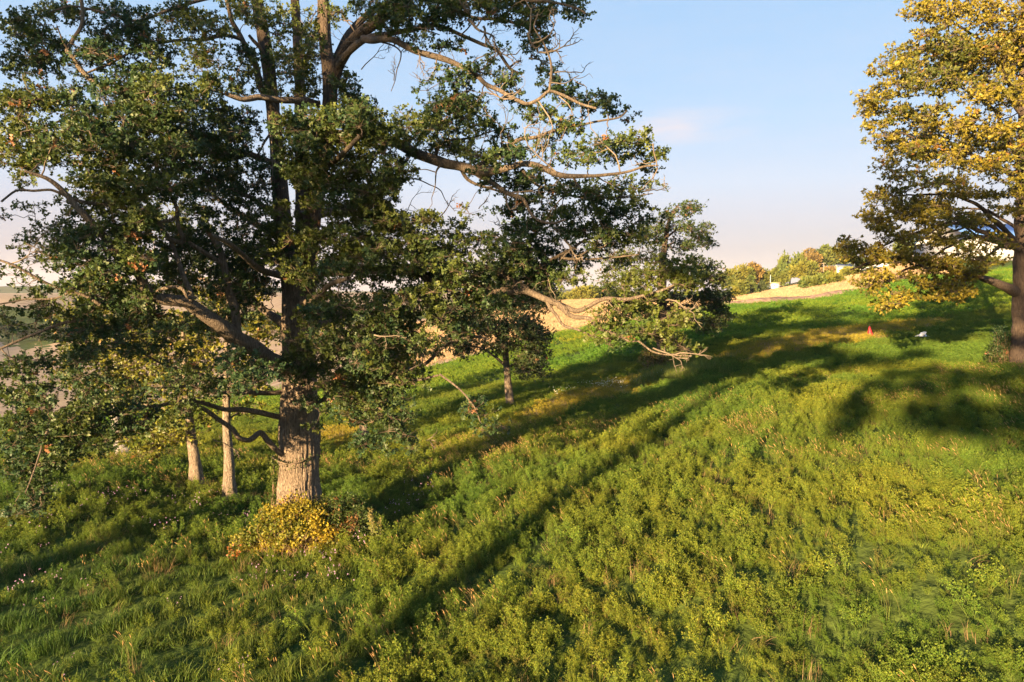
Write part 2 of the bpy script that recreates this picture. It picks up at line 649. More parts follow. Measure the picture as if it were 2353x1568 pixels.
def leaves(name, pos, dirs, length, col, mat, parent, kind="oak", up=0.3):
    tv, tf = leaf_template(kind)
    N = len(pos)
    y = unit(dirs)
    nrm = rng.normal(size=(N, 3)) * 0.75 + np.array([0, 0, up])
    x = unit(np.cross(y, nrm))
    z = np.cross(x, y)
    w = length * rng.uniform(0.8, 1.25, N)
    v = (pos[:, None] + length[:, None, None] * tv[None, :, 1:2] * y[:, None]
         + w[:, None, None] * tv[None, :, 0:1] * x[:, None] + length[:, None, None] * tv[None, :, 2:3] * z[:, None])
    f = tf[None] + (np.arange(N) * len(tv))[:, None, None]
    c = np.repeat(col, len(tv), axis=0)
    o = mesh_obj(name, v, f, 3, mat, parent, c)
    return tag(o, kind="stuff")


def round_mesh(name, pts, rad, sides, mat, parent, furrow=0.0, seed=0, flare=None, step=0.12, fr=7.0):
    """a trunk or limb: smooth path, tapering, with ridged bark in the geometry"""
    pts = np.asarray(pts, float)
    c = catmull(pts, step)
    d0 = np.r_[0, np.cumsum(np.linalg.norm(np.diff(pts, axis=0), axis=1))]
    d = np.r_[0, np.cumsum(np.linalg.norm(np.diff(c, axis=0), axis=1))]
    d = d / d[-1]
    rad = np.asarray(rad, float)
    if len(rad) != len(pts):
        rad = np.interp(np.linspace(0, 1, len(pts)), np.linspace(0, 1, len(rad)), rad)
    r = np.interp(d, d0 / d0[-1], rad)
    v, f = tubes(c[None], r[None], sides)
    ring = np.repeat(c, sides, axis=0)
    rad_v = v - ring
    rl = np.linalg.norm(rad_v, axis=1, keepdims=True)
    n = rad_v / np.maximum(rl, 1e-6)
    s_along = np.repeat(np.linspace(0, 1, len(c)) * np.linalg.norm(np.diff(c, axis=0), axis=1).sum(), sides)
    lump = (fbm(v * 1.6, seed + 5, 2) - 0.5) * 0.35 * rl[:, 0]
    v = v + n * lump[:, None]
    if furrow:
        q = np.c_[n * fr, s_along * 1.1]
        q3 = np.c_[q[:, 0] + 0.37 * q[:, 2], q[:, 1], q[:, 3] + 0.2 * q[:, 2]]
        w = np.abs(2 * vnoise(q3 * 1.0, seed) - 1) + 0.5 * np.abs(2 * vnoise(q3 * 2.1, seed + 3) - 1)
        v = v - n * (furrow * np.clip(1 - w * 1.6, 0, 1))[:, None]
    return mesh_obj(name, v, f, 4, mat, parent, smooth=not furrow), c, r


class Tree:
    def __init__(self, name, base, label, cat="tree", group=None):
        self.e = thing(name, base, label, cat, group)
        self.nodes, self.rads = [], []

    def limb(self, pts, r0, r1, name="limb", sides=10, mat=None, furrow=0.0, seed=0, skel=True, wig=0.0, fr=7.0, step=0.12):
        pts = np.asarray(pts, float)
        if wig:
            c = catmull(pts, 0.35)
            w = np.linspace(0, 1, len(c))[:, None]
            off = np.stack([fbm(np.c_[c[:, 0] * 1.1, c[:, 2] * 1.1 + k * 9, c[:, 1]], seed + k, 2) - 0.5 for k in range(3)], 1)
            pts = c + off * wig * 2 * np.sin(np.pi * np.clip(w * 0.9 + 0.02, 0, 1)) ** 0.5
        n = len(pts)
        rad = r0 * (r1 / r0) ** np.linspace(0, 1, n) if np.isscalar(r0) else np.interp(np.linspace(0, 1, n), np.linspace(0, 1, len(r0)), r0)
        o, c, r = round_mesh(name, pts, rad, sides, mat or M_LIMB, self.e, furrow, seed, step=step, fr=fr)
        if skel:
            self.nodes.append(c[len(c) // 8:])
            self.rads.append(r[len(c) // 8:])
        return o

    def grow(self, clumps, crad, leaf_len=0.12, kind="oak", per=13, nleaf=6, colfn=None, mat=None, twig=M_TWIG, twig_r=0.022,
             crown_name="crown", twig_name="twigs", flat=0.75, along=2, bare=0.0, fine=False):
        nodes = np.concatenate(self.nodes)
        nrad = np.concatenate(self.rads)
        # thin the skeleton out a little
        keep = np.arange(0, len(nodes), 2)
        nodes, nrad = nodes[keep], nrad[keep]
        N = len(clumps)
        d0 = np.array([np.min(((nodes - c) ** 2).sum(1)) for c in clumps])
        order = np.argsort(d0)
        paths, prad = [], []
        K = 6
        buf = np.empty((len(nodes) + N * K, 3))
        br = np.empty(len(buf))
        buf[:len(nodes)], br[:len(nodes)] = nodes, nrad
        n = len(nodes)
        for i in order:
            c = clumps[i]
            dd = np.sqrt(((buf[:n] - c) ** 2).sum(1)) + 0.35 * np.maximum(buf[:n, 2] - c[2], 0)
            k = int(np.argmin(dd))
            s = buf[k]
            L = np.linalg.norm(c - s)
            t = np.linspace(0, 1, K)[:, None]
            mid = (s + c) / 2 + rng.normal(size=3) * 0.14 * L + np.array([0, 0, 0.08 * L])
            p = (1 - t) ** 2 * s + 2 * t * (1 - t) * mid + t ** 2 * c
            p[1:-1] += rng.normal(size=(K - 2, 3)) * 0.045 * L
            r0 = min(twig_r * (0.7 + 0.55 * L), br[k] * 0.75)
            r0 = max(r0, twig_r * 0.5)
            paths.append(p)
            prad.append(np.linspace(r0, max(r0 * 0.4, twig_r * 0.35), K))
            buf[n:n + K - 1] = p[1:]
            br[n:n + K - 1] = prad[-1][1:]
            n += K - 1
        g = Geo()
        v, f = tubes(np.array(paths), np.array(prad), 5)
        g.add(v, f)
        # twigs from each clump to the ends where leaves sit
        cc = np.repeat(clumps, per, axis=0)
        cr = np.repeat(crad, per)
        M = len(cc)
        u = unit(rng.normal(size=(M, 3)))
        u[:, 2] = u[:, 2] * flat + 0.12
        rad = cr * rng.uniform(0.35, 1.0, M) ** 0.6
        end = cc + u * rad[:, None]
        mid = cc + (end - cc) * 0.55 + rng.normal(size=(M, 3)) * 0.1 * rad[:, None]
        if fine:
            tp, tw = np.stack([cc, mid, end], 1), [0.55, 0.4, 0.22]
        else:
            mid = (cc + end) / 2
            tp, tw = np.stack([cc, end], 1), [0.5, 0.22]
        v, f = tubes(tp, np.tile(np.array(tw) * twig_r * 0.6, (M, 1)), 3)
        g.add(v, f)
        tag(g.build(twig_name, twig, self.e), kind="stuff")
        # leaves in rosettes at the ends and along the twigs
        sel = rng.random(M) >= bare
        tdir = unit(end - cc)[sel]
        e_s, cc_s, mid_s = end[sel], cc[sel], mid[sel]
        Ms = len(e_s)
        idx = np.repeat(np.arange(Ms), nleaf)
        n1 = len(idx)
        dirs = unit(tdir[idx] * 0.55 + unit(rng.normal(size=(n1, 3))) * 0.9 + np.array([0, 0, 0.12]))
        pos = e_s[idx] - tdir[idx] * (rng.random(n1) * 0.3 * leaf_len)[:, None]
        idx2 = np.repeat(np.arange(Ms), along)
        t2 = rng.uniform(0.35, 0.95, len(idx2))[:, None]
        pos2 = mid_s[idx2] * (1 - t2) + e_s[idx2] * t2
        dirs2 = unit(tdir[idx2] * 0.4 + unit(rng.normal(size=(len(idx2), 3))))
        pos, dirs, idx = np.r_[pos, pos2], np.r_[dirs, dirs2], np.r_[idx, idx2]
        ln = leaf_len * rng.uniform(0.45, 1.3, len(pos))
        col = colfn(e_s)[idx] * rng.uniform(0.75, 1.3, (len(pos), 1))
        return leaves(crown_name, pos, dirs, ln, col, mat or M_LEAF, self.e, kind)


def oak_cols(dark=(0.030, 0.062, 0.024), light=(0.085, 0.105, 0.018), brown=(0.22, 0.105, 0.05), pb=0.03, scale=0.5, seed=2, bias=0.0):
    dark, light, brown = map(np.array, (dark, light, brown))

    def fn(p):
        t = np.clip((fbm(p * scale, seed, 3) - 0.38 + bias) * 3, 0, 1)[:, None]
        t = np.clip(t + rng.normal(size=(len(p), 1)) * 0.2, 0, 1)
        c = dark * (1 - t) + light * t
        q = vnoise(p * 1.7, seed + 40)
        b = (q > 0.83) & (rng.random(len(p)) < pb * 12) | (rng.random(len(p)) < pb * 0.3)
        c[b] = brown
        return c
    return fn


def blob_clumps(blobs, area=600.0, r=(0.32, 0.6)):
    """blobs: (u, v, ru, rv, Y, dY, weight) -> clump centres and sizes"""
    out = []
    for b in blobs:
        u, v, ru, rv, Y, dY = b[:6]
        w = b[6] if len(b) > 6 else 1.0
        n = max(1, int(round(ru * rv / area * w)))
        q = unit(rng.normal(size=(n, 3))) * rng.random((n, 1)) ** 0.4
        for a in q:
            out.append(P(u + ru * a[0], v + rv * a[1], Y + dY * a[2]))
    out = np.array(out)
    return out, rng.uniform(r[0], r[1], len(out))


# ---- the big oak
OB = P(685, 1243, 21.0)
OB[2] = gz(OB[0], OB[1])
oak = Tree("oak_tree", OB, "huge spreading oak with a thick sunlit trunk and gnarled dark limbs")


def tr(pts):
    return np.array([P(*p) for p in pts])


def px(r, Y):
    return r * Y / 1569.0


base = [OB + np.array([0, 0, -0.3])]
trunk_pts = np.vstack([[OB + np.array([-0.03, 0, -0.4])], tr([(684, 1225, 21), (686, 1165, 21), (687, 1110, 21), (687, 1060, 21), (687, 1000, 21), (687, 930, 21), (688, 870, 21), (687, 800, 21), (686, 720, 21), (685, 650, 21.1)])])
trunk_r = [1.25, 0.98, 0.71, 0.635, 0.64, 0.60, 0.56, 0.53, 0.51, 0.50, 0.48]
o, c, r = round_mesh("trunk", trunk_pts, trunk_r, 200, M_OAK, oak.e, 0.04, 3, step=0.06, fr=22.0)
oak.nodes.append(c[len(c) // 2:])
oak.rads.append(r[len(c) // 2:])
STEMS = [
    ([(672, 690, 21.0), (655, 560, 21.2), (645, 450, 21.3), (636, 350, 21.4), (627, 250, 21.4), (615, 140, 21.5), (594, 20, 21.6), (580, -90, 21.8), (560, -260, 22)], .28, .15),
    ([(700, 690, 21.0), (708, 590, 20.8), (718, 490, 20.5), (738, 380, 20.3), (755, 270, 20.2), (758, 200, 20.2), (748, 110, 20.3), (742, 0, 20.4), (735, -150, 20.5), (720, -300, 20.5)], .31, .14),
    ([(690, 640, 21.3), (694, 450, 22.4), (692, 300, 23), (689, 200, 23.2), (684, 90, 23.4), (676, -30, 23.6), (670, -200, 24)], .24, .13),
    ([(758, 210, 20.2), (778, 150, 20.0), (810, 95, 19.6), (858, 55, 19.3), (905, 20, 19), (950, -25, 18.6), (1010, -80, 18), (1090, -120, 17.4)], .20, .10),
    ([(752, 170, 20.3), (775, 130, 20.8), (805, 75, 21.2), (850, 30, 21.6), (900, 5, 22), (960, -5, 22.3), (1030, 10, 22.5), (1085, 40, 22.6), (1150, 45, 22.6), (1205, 60, 22.5)], .15, .04),
]
for k, (p, a, b) in enumerate(STEMS):
    oak.limb(tr(p), a, b, sides=48, mat=M_STEM, furrow=0.03, seed=20 + k, fr=12.0, step=0.08)
LIMBS = [  # picture points with distances, radius at start and end (m)
    # upper right
    ([(765, 170, 20.2), (800, 118, 19.5), (846, 84, 19), (894, 79, 18.6), (952, 70, 18.3), (1003, 66, 18), (1058, 82, 17.8), (1113, 103, 17.6), (1143, 117, 17.5), (1172, 154, 17.4), (1200, 170, 17.3)], .13, .04),
    ([(835, 88, 19.1), (857, 90, 18.7), (905, 92, 18), (952, 114, 17.6), (1003, 130, 17.3), (1051, 148, 17), (1084, 167, 16.8), (1113, 194, 16.6), (1150, 205, 16.4), (1187, 229, 16.2), (1209, 242, 16.1), (1238, 233, 16), (1260, 216, 16), (1285, 222, 16), (1330, 240, 15.9), (1370, 250, 15.8)], .13, .035),
    ([(1205, 60, 22.5), (1225, 85, 22), (1247, 110, 21.6), (1290, 120, 21.3)], .05, .02),
    ([(1262, 212, 16), (1266, 165, 16), (1255, 120, 16), (1240, 90, 16.1), (1225, 60, 16.2), (1235, 30, 16.3)], .04, .02),
    ([(1090, -120, 17.4), (1140, -60, 17.2), (1190, -10, 17), (1250, 5, 16.8), (1320, 15, 16.6), (1345, 30, 16.5)], .08, .025),
    ([(858, 92, 18.9), (900, 106, 18.4), (922, 125, 18.2), (908, 160, 18.1), (905, 185, 18.0), (898, 210, 18)], .035, .012),
    # middle right, heavy
    ([(705, 330, 21), (740, 322, 20.4), (800, 312, 19.7), (850, 312, 19.2), (886, 322, 18.8), (930, 337, 18.4), (981, 359, 18), (1025, 377, 17.6), (1069, 388, 17.3), (1113, 399, 17), (1160, 392, 16.7), (1201, 381, 16.5), (1245, 383, 16.3), (1278, 396, 16.2), (1319, 403, 16.1), (1370, 405, 16), (1425, 396, 15.8), (1473, 381, 15.7), (1515, 382, 15.6)], [.17, .165, .16, .155, .145, .135, .13, .125, .12, .11, .085, .072, .065, .06, .052, .044, .035, .026, .015], None),
    ([(1085, 392, 17.2), (1128, 366, 17.2), (1161, 341, 17.2), (1198, 319, 17.2), (1235, 318, 17.2), (1267, 308, 17.2), (1308, 293, 17.2), (1370, 278, 17.1), (1421, 271, 17), (1440, 255, 17)], .11, .025),
    ([(1095, 395, 17.1), (1139, 421, 16.9), (1172, 443, 16.7), (1205, 458, 16.6), (1223, 495, 16.4), (1262, 512, 16.2), (1300, 505, 16)], .11, .03),
    ([(1060, 386, 17.4), (1078, 414, 17.5), (1113, 430, 17.6), (1160, 440, 17.7), (1220, 450, 17.8)], .07, .025),
    ([(1315, 404, 16.1), (1328, 420, 16.1), (1342, 440, 16.1), (1347, 460, 16.1)], .035, .02),
    ([(1020, 376, 17.6), (1006, 386, 17.5), (998, 400, 17.4), (995, 430, 17.3), (989, 455, 17.3)], .06, .012),
    ([(1000, 365, 17.8), (1015, 330, 18), (1040, 318, 18.2), (1090, 316, 18.4), (1130, 300, 18.6), (1190, 290, 18.8)], .07, .02),
    ([(1200, 390, 16.6), (1240, 430, 16.9), (1300, 450, 17.1), (1370, 455, 17.2), (1450, 450, 17.3), (1500, 445, 17.3)], .06, .015),
    # drooping dead branches at the centre
    ([(880, 420, 20), (905, 414, 19.5), (952, 410, 19), (981, 421, 18.8), (1011, 436, 18.6), (1025, 462, 18.5), (1047, 488, 18.4)], .035, .01),
    ([(700, 430, 20.6), (760, 412, 20.2), (790, 415, 19.9), (820, 432, 19.6), (857, 443, 19.3), (890, 473, 19), (923, 502, 18.7), (945, 531, 18.5), (967, 568, 18.3), (985, 600, 18.2)], .17, .08),
    # lower right
    ([(700, 630, 21), (770, 622, 20.4), (839, 620, 19.8), (919, 616, 19.2), (967, 610, 18.9), (1030, 615, 18.6), (1085, 612, 18.5), (1121, 614, 18.3), (1150, 627, 18.2), (1179, 645, 18.1), (1215, 668, 18)], .22, .1),
    ([(960, 612, 19), (985, 645, 18.6), (996, 663, 18.4), (1033, 654, 18.2), (1066, 651, 18.1), (1113, 658, 18), (1168, 667, 17.9), (1205, 667, 17.8), (1242, 682, 17.6), (1278, 696, 17.5), (1322, 713, 17.3), (1352, 704, 17.2), (1388, 687, 17), (1425, 687, 16.8), (1465, 682, 16.7), (1510, 672, 16.5), (1560, 650, 16.3)], [.12, .115, .11, .105, .10, .10, .10, .095, .085, .08, .068, .06, .052, .048, .042, .034, .02], None),
    ([(1278, 696, 17.5), (1300, 718, 17.4), (1319, 730, 17.3), (1348, 733, 17.2), (1370, 755, 17), (1407, 770, 16.8), (1443, 788, 16.6), (1469, 788, 16.5), (1502, 806, 16.4), (1540, 815, 16.3), (1590, 815, 16.2)], .09, .02),
    ([(1255, 688, 17.6), (1262, 710, 17.5), (1275, 726, 17.4), (1293, 751, 17.3), (1333, 763, 17.1), (1363, 777, 17), (1407, 779, 16.9)], .075, .025),
    ([(1215, 640, 18.4), (1232, 618, 18.2), (1253, 605, 18), (1297, 583, 17.6), (1319, 572, 17.4), (1350, 555, 17.2), (1420, 540, 17), (1480, 500, 16.8)], .09, .025),
    ([(1285, 590, 17.7), (1304, 594, 17.6), (1350, 592, 17.4), (1407, 590, 17.3), (1470, 585, 17.2)], .055, .02),
    ([(985, 650, 18.6), (992, 668, 18.4), (1003, 693, 18.2), (1012, 712, 18.1), (1020, 724, 18)], .1, .06),
    ([(1075, 650, 18.1), (1100, 625, 18), (1110, 600, 18)], .06, .025),
    # low right
    ([(700, 885, 21), (760, 885, 20.3), (850, 875, 19.7), (905, 862, 19.3), (952, 847, 19), (982, 832, 18.9), (1011, 807, 18.8), (1040, 788, 18.7), (1077, 774, 18.6), (1120, 780, 18.5)], .14, .04),
    ([(720, 930, 20.8), (760, 915, 20.2), (820, 920, 19.5), (870, 940, 19), (905, 965, 18.8)], .08, .03),
    ([(1010, 860, 18.8), (1060, 900, 18.4), (1095, 940, 18.2), (1110, 975, 18.1), (1160, 985, 18)], .04, .012),
    ([(905, 865, 19.2), (960, 868, 18.9), (1010, 860, 18.8)], .06, .035),
    # low left, heavy
    ([(672, 850, 20.8), (619, 822, 20), (590, 803, 19.5), (548, 784, 19), (514, 750, 18.5), (467, 717, 18), (429, 693, 17.6), (381, 688, 17.3), (343, 674, 17), (324, 631, 16.8), (295, 598, 16.6), (258, 560, 16.4), (220, 524, 16.2), (183, 480, 16), (147, 440, 15.9), (110, 410, 15.8), (60, 392, 15.7)], [.26, .25, .24, .23, .21, .17, .145, .135, .125, .11, .11, .1, .085, .075, .06, .05, .03], None),
    ([(550, 785, 19), (543, 768, 19), (538, 707, 18.9), (528, 660, 18.8), (519, 612, 18.7), (500, 560, 18.6), (470, 520, 18.5)], .2, .09),
    ([(435, 692, 17.6), (437, 665, 17.6), (414, 612, 17.6), (390, 555, 17.7), (371, 527, 17.7), (350, 490, 17.8), (330, 440, 17.9)], .1, .03),
    ([(350, 676, 17), (375, 658, 16.7), (410, 660, 16.5), (425, 680, 16.6), (445, 682, 17)], .06, .05),
    ([(519, 612, 18.7), (420, 545, 17.9), (407, 484, 17.8), (388, 440, 17.7), (366, 414, 17.6), (322, 399, 17.4), (286, 388, 17.2), (240, 380, 17)], .09, .03),
    ([(409, 490, 17.8), (396, 502, 17.5), (370, 508, 17.3), (341, 509, 17.1)], .06, .045),
    ([(430, 560, 18), (388, 550, 17.6), (366, 513, 17.3), (330, 495, 17), (282, 476, 16.8), (238, 465, 16.5), (176, 458, 16.2), (139, 443, 16), (110, 434, 15.9), (70, 437, 15.8), (33, 436, 15.7), (0, 462, 15.6)], .08, .03),
    ([(647, 960, 20.8), (595, 950, 20.2), (552, 941, 19.7), (514, 941, 19.3), (476, 931, 18.9), (428, 922, 18.3), (381, 926, 17.8), (333, 936, 17.3), (295, 946, 17), (240, 955, 16.6), (180, 950, 16.2), (120, 965, 15.8)], .12, .04),
    ([(655, 1050, 20.7), (643, 1041, 20.5), (614, 1017, 20.1), (597, 999, 19.9), (576, 1017, 19.6), (547, 1012, 19.3), (528, 988, 19.1), (495, 960, 18.9), (472, 942, 18.7), (440, 930, 18.4)], .12, .07),
    ([(590, 905, 20.3), (520, 880, 19.5), (440, 860, 18.7), (370, 840, 18), (310, 800, 17.4), (250, 770, 17)], .09, .03),
    ([(650, 900, 20.9), (590, 905, 20.3), (510, 900, 19.4), (420, 890, 18.6), (330, 900, 17.8), (250, 905, 17.1), (170, 930, 16.5)], .1, .03),
    ([(300, 800, 18), (240, 760, 17.5), (200, 734, 17.3), (143, 741, 17), (62, 774, 16.6), (0, 803, 16.3), (-60, 830, 16)], .07, .03),
    ([(230, 700, 17), (190, 679, 16.8), (109, 650, 16.4), (33, 612, 16), (-30, 590, 15.8)], .06, .03),
    ([(300, 650, 16.9), (230, 640, 16.6), (133, 683, 16.3), (60, 690, 16.1), (0, 700, 16)], .05, .02),
    ([(150, 955, 16), (110, 990, 15.6), (90, 1040, 15.3), (75, 1090, 15.1), (60, 1130, 15)], .05, .015),
    ([(240, 955, 16.6), (200, 1000, 16.2), (170, 1040, 15.9)], .035, .012),
    # upper left
    ([(735, 240, 20.3), (726, 238, 20.2), (700, 230, 19.7), (660, 232, 19.2), (625, 228, 18.9), (594, 224, 18.7), (560, 230, 18.4), (520, 215, 18.1)], .15, .08),
    ([(638, 270, 21.4), (615, 225, 21.1), (601, 205, 21), (586, 147, 20.8), (568, 117, 20.6), (550, 81, 20.4), (531, 48, 20.2), (525, 10, 20), (500, -50, 19.8)], .17, .07),
    ([(556, 92, 20.5), (520, 84, 20.2), (469, 92, 19.8), (432, 88, 19.4), (366, 93, 19), (310, 110, 18.6), (250, 150, 18.2), (200, 170, 17.9)], .08, .03),
    ([(520, -10, 20), (450, 5, 19.5), (380, 30, 19), (320, 50, 18.7), (271, 37, 18.4), (238, 26, 18.3), (205, 15, 18.2), (161, 11, 18), (110, 30, 17.9)], .07, .025),
    ([(330, 230, 18.4), (220, 190, 18), (165, 125, 17.8), (157, 110, 17.8), (172, 81, 17.8), (187, 55, 17.8), (185, 15, 17.8), (180, -60, 17.8)], .1, .05),
    ([(160, 115, 17.8), (145, 95, 17.6), (130, 60, 17.5)], .05, .02),
    ([(640, 380, 21.3), (560, 350, 20.4), (480, 330, 19.5), (400, 290, 18.8), (330, 235, 18.4), (250, 250, 17.8), (150, 270, 17.2), (60, 300, 16.8)], .13, .03),
    ([(650, 500, 21.2), (600, 470, 20.4), (540, 440, 19.6), (480, 400, 18.9), (420, 360, 18.3)], .1, .04),
    ([(615, 150, 21.5), (600, 110, 21.2), (575, 80, 21)], .1, .06),
    ([(625, 300, 21.4), (600, 340, 20.6), (590, 380, 20), (610, 430, 19.4)], .06, .02),
]
for k, (p, a, b) in enumerate(LIMBS):
    if b is not None:
        a, b = a * .78, b * .78
    oak.limb(tr(p), a, b, sides=12, mat=M_LIMB, seed=60 + k, wig=0.11)
# a few limbs of the crown's far and near side, hidden behind leaves
for k, (p, a, b) in enumerate([
        ([(685, 560, 21.3), (600, 520, 23), (520, 470, 24.5), (430, 400, 26)], .18, .05),
        ([(690, 500, 21.5), (780, 480, 23), (880, 440, 24.5), (980, 300, 26)], .18, .05),
        ([(690, 760, 21.3), (800, 720, 23), (900, 690, 24.5), (1000, 700, 26)], .16, .05),
        ([(680, 760, 21.3), (580, 700, 23), (460, 640, 24.5), (330, 600, 26)], .16, .05),
        ([(690, 420, 20.6), (740, 390, 18.6), (790, 350, 17), (830, 310, 16)], .15, .05),
        ([(690, 700, 20.7), (720, 690, 19), (750, 660, 17.5), (800, 640, 16.5)], .13, .05),
        ([(670, 640, 20.8), (600, 620, 19), (540, 570, 17.6), (480, 540, 16.5)], .13, .05)]):
    oak.limb(tr(p), a, b, sides=10, seed=160 + k, wig=0.06)

BL = []  # (u, v, ru, rv, Y, dY, weight)


def bl(Y, dY, w, *items):
    for it in items:
        BL.append((*it[:4], Y + .4, dY, w * (it[4] if len(it) > 4 else 1.0)))


# top left
bl(18.3, 1.6, 1.0, (95, 60, 80, 50), (55, 150, 60, 45), (225, 130, 70, 50), (300, 60, 85, 50), (330, 120, 60, 45), (430, 40, 60, 45), (500, 60, 35, 35), (130, 130, 50, 40), (200, 30, 60, 30))
bl(17.4, 1.5, 1.1, (50, 250, 70, 45), (150, 240, 60, 40), (250, 225, 80, 40), (340, 195, 80, 45), (60, 345, 80, 55), (370, 265, 90, 55), (455, 200, 55, 50), (470, 120, 45, 30))
bl(16.4, 1.3, 1.15, (130, 330, 80, 50), (230, 320, 90, 60), (320, 345, 90, 60), (400, 330, 60, 50), (200, 270, 50, 30), (320, 270, 60, 40), (360, 200, 30, 30))
bl(19.2, 1.6, 1.0, (520, 270, 60, 55), (470, 300, 60, 50), (560, 310, 40, 45), (550, 195, 30, 50, .7), (590, 60, 40, 50, .5), (560, 30, 45, 40, .8), (510, 350, 70, 50), (600, 380, 40, 40), (450, 380, 80, 50))
bl(16.6, 1.4, 1.0, (200, 410, 70, 45), (300, 430, 80, 50), (390, 430, 70, 50), (150, 470, 40, 25, .7), (250, 480, 60, 35, .8), (60, 400, 50, 25, .6))
bl(20, 2.2, 1.0, (500, 430, 70, 60), (570, 470, 60, 60), (460, 500, 60, 40), (610, 540, 50, 50, .8))
# centre front
bl(16.8, 1.2, 1.35, (760, 290, 110, 42), (700, 330, 70, 45), (835, 295, 60, 45), (880, 330, 45, 35), (800, 260, 60, 20, .8), (680, 280, 50, 30, .8))
bl(17.6, 1.5, 1.15, (760, 390, 95, 55), (850, 400, 70, 50), (760, 450, 80, 40), (860, 470, 50, 35, .8), (910, 390, 35, 35, .7), (690, 400, 50, 40))
bl(20.0, 1.8, 1.5, (620, 200, 35, 40, .6), (700, 60, 40, 40, .6), (720, 120, 45, 35), (640, 130, 30, 30), (780, 190, 40, 40, .8), (800, 235, 45, 35), (690, 190, 45, 40), (650, 60, 30, 40, .6), (780, 40, 30, 40, .5), (560, 130, 40, 40, .5))
# middle band
bl(16.2, 1.2, 1.1, (155, 560, 70, 50), (235, 560, 75, 55), (320, 520, 80, 50), (330, 590, 60, 40), (250, 620, 80, 40), (170, 640, 50, 40, .8))
bl(19.5, 2.4, 1.05, (420, 560, 70, 55), (510, 560, 70, 55), (420, 640, 60, 50), (500, 650, 60, 50), (590, 620, 60, 55), (620, 560, 50, 60), (560, 700, 60, 40, .7), (370, 600, 60, 50), (340, 720, 70, 40))
bl(17.8, 1.6, 1.1, (730, 560, 70, 50), (800, 530, 75, 60), (690, 610, 60, 40, .8), (870, 580, 85, 50), (880, 500, 50, 40), (960, 570, 55, 45), (790, 610, 80, 45), (900, 640, 85, 40), (1000, 590, 70, 35), (640, 520, 50, 40, .7))
bl(22.5, 1.8, 1.0, (800, 480, 80, 50), (900, 540, 70, 50), (750, 640, 80, 50), (600, 640, 70, 60), (480, 600, 90, 60), (370, 500, 90, 50), (520, 380, 80, 60), (260, 400, 70, 50, .7), (820, 330, 70, 40, .6), (420, 270, 80, 50, .8), (480, 740, 90, 50))
bl(17.4, 1.4, 1.15, (760, 720, 85, 55), (860, 720, 80, 50), (940, 700, 70, 45), (820, 790, 80, 45), (900, 780, 70, 45), (700, 790, 45, 40, .7), (1000, 740, 40, 40, .6), (960, 770, 40, 35, .7))
bl(17.2, 1.4, 1.05, (160, 755, 75, 40, .7), (245, 720, 75, 50, .8), (290, 770, 60, 40, .6), (220, 815, 70, 35, .6), (330, 820, 60, 25, .4), (400, 760, 60, 35, .45), (430, 810, 50, 30, .35), (300, 690, 60, 40), (80, 760, 40, 25, .5))
bl(17.8, 1.6, 1.1, (960, 520, 60, 35, .8), (1010, 560, 60, 35), (1060, 610, 60, 35), (1000, 660, 60, 40), (1120, 700, 60, 40), (1060, 760, 50, 30, .8), (980, 620, 50, 30), (1180, 620, 60, 35), (1230, 640, 50, 30), (900, 520, 50, 35), (1290, 640, 40, 25, .7), (880, 830, 60, 35, .7))
bl(17.8, 1.6, 1.0, (1000, 340, 60, 25, .7), (1060, 340, 60, 25), (960, 290, 50, 30), (1040, 250, 50, 25), (910, 430, 40, 30), (860, 440, 50, 35), (1130, 420, 40, 20, .7))
# low
bl(16.6, 1.6, 1.0, (200, 890, 75, 45, .8), (300, 900, 60, 30, .5), (130, 850, 60, 40, .6), (400, 890, 70, 28, .5), (470, 850, 45, 25, .5), (500, 885, 60, 32, .8), (590, 860, 60, 45), (550, 830, 50, 30, .8))
bl(18.9, 1.0, 1.0, (660, 850, 50, 35, .9), (690, 870, 35, 25, .8), (760, 850, 70, 45), (850, 850, 75, 45), (920, 860, 55, 45), (800, 900, 70, 35), (890, 900, 60, 35), (760, 790, 60, 40))
bl(18.8, 1.0, 1.0, (840, 950, 55, 50), (890, 960, 45, 45), (915, 1000, 40, 35), (860, 1010, 45, 25), (940, 930, 30, 30, .7), (722, 960, 18, 28, .9), (715, 910, 20, 25, .8), (955, 1030, 18, 14, .6))
bl(15.9, 1.1, 1.0, (235, 945, 70, 45), (160, 960, 70, 55), (80, 950, 65, 60), (290, 980, 50, 30, .8), (200, 1010, 60, 35), (110, 1040, 65, 45), (40, 1040, 50, 60), (150, 1070, 35, 25, .7), (60, 1120, 50, 35, .8), (100, 1160, 30, 25, .6), (30, 1180, 40, 20, .6), (370, 960, 60, 30, .7), (420, 945, 40, 25, .6))
bl(16.8, 1.4, .9, (35, 840, 40, 50), (60, 890, 50, 40), (20, 900, 30, 50), (20, 760, 25, 30, .5), (40, 560, 40, 25, .4), (110, 540, 35, 25, .5), (70, 660, 50, 22, .5), (30, 620, 25, 20, .5), (120, 600, 45, 25, .5), (100, 710, 50, 22, .6), (30, 500, 30, 18, .35), (90, 475, 40, 14, .4), (40, 720, 35, 20, .5))
bl(18.1, .5, .9, (1095, 950, 22, 28, 1.2), (1105, 985, 24, 14, 1), (1160, 982, 22, 12, 1.2), (1075, 920, 20, 15, .8))
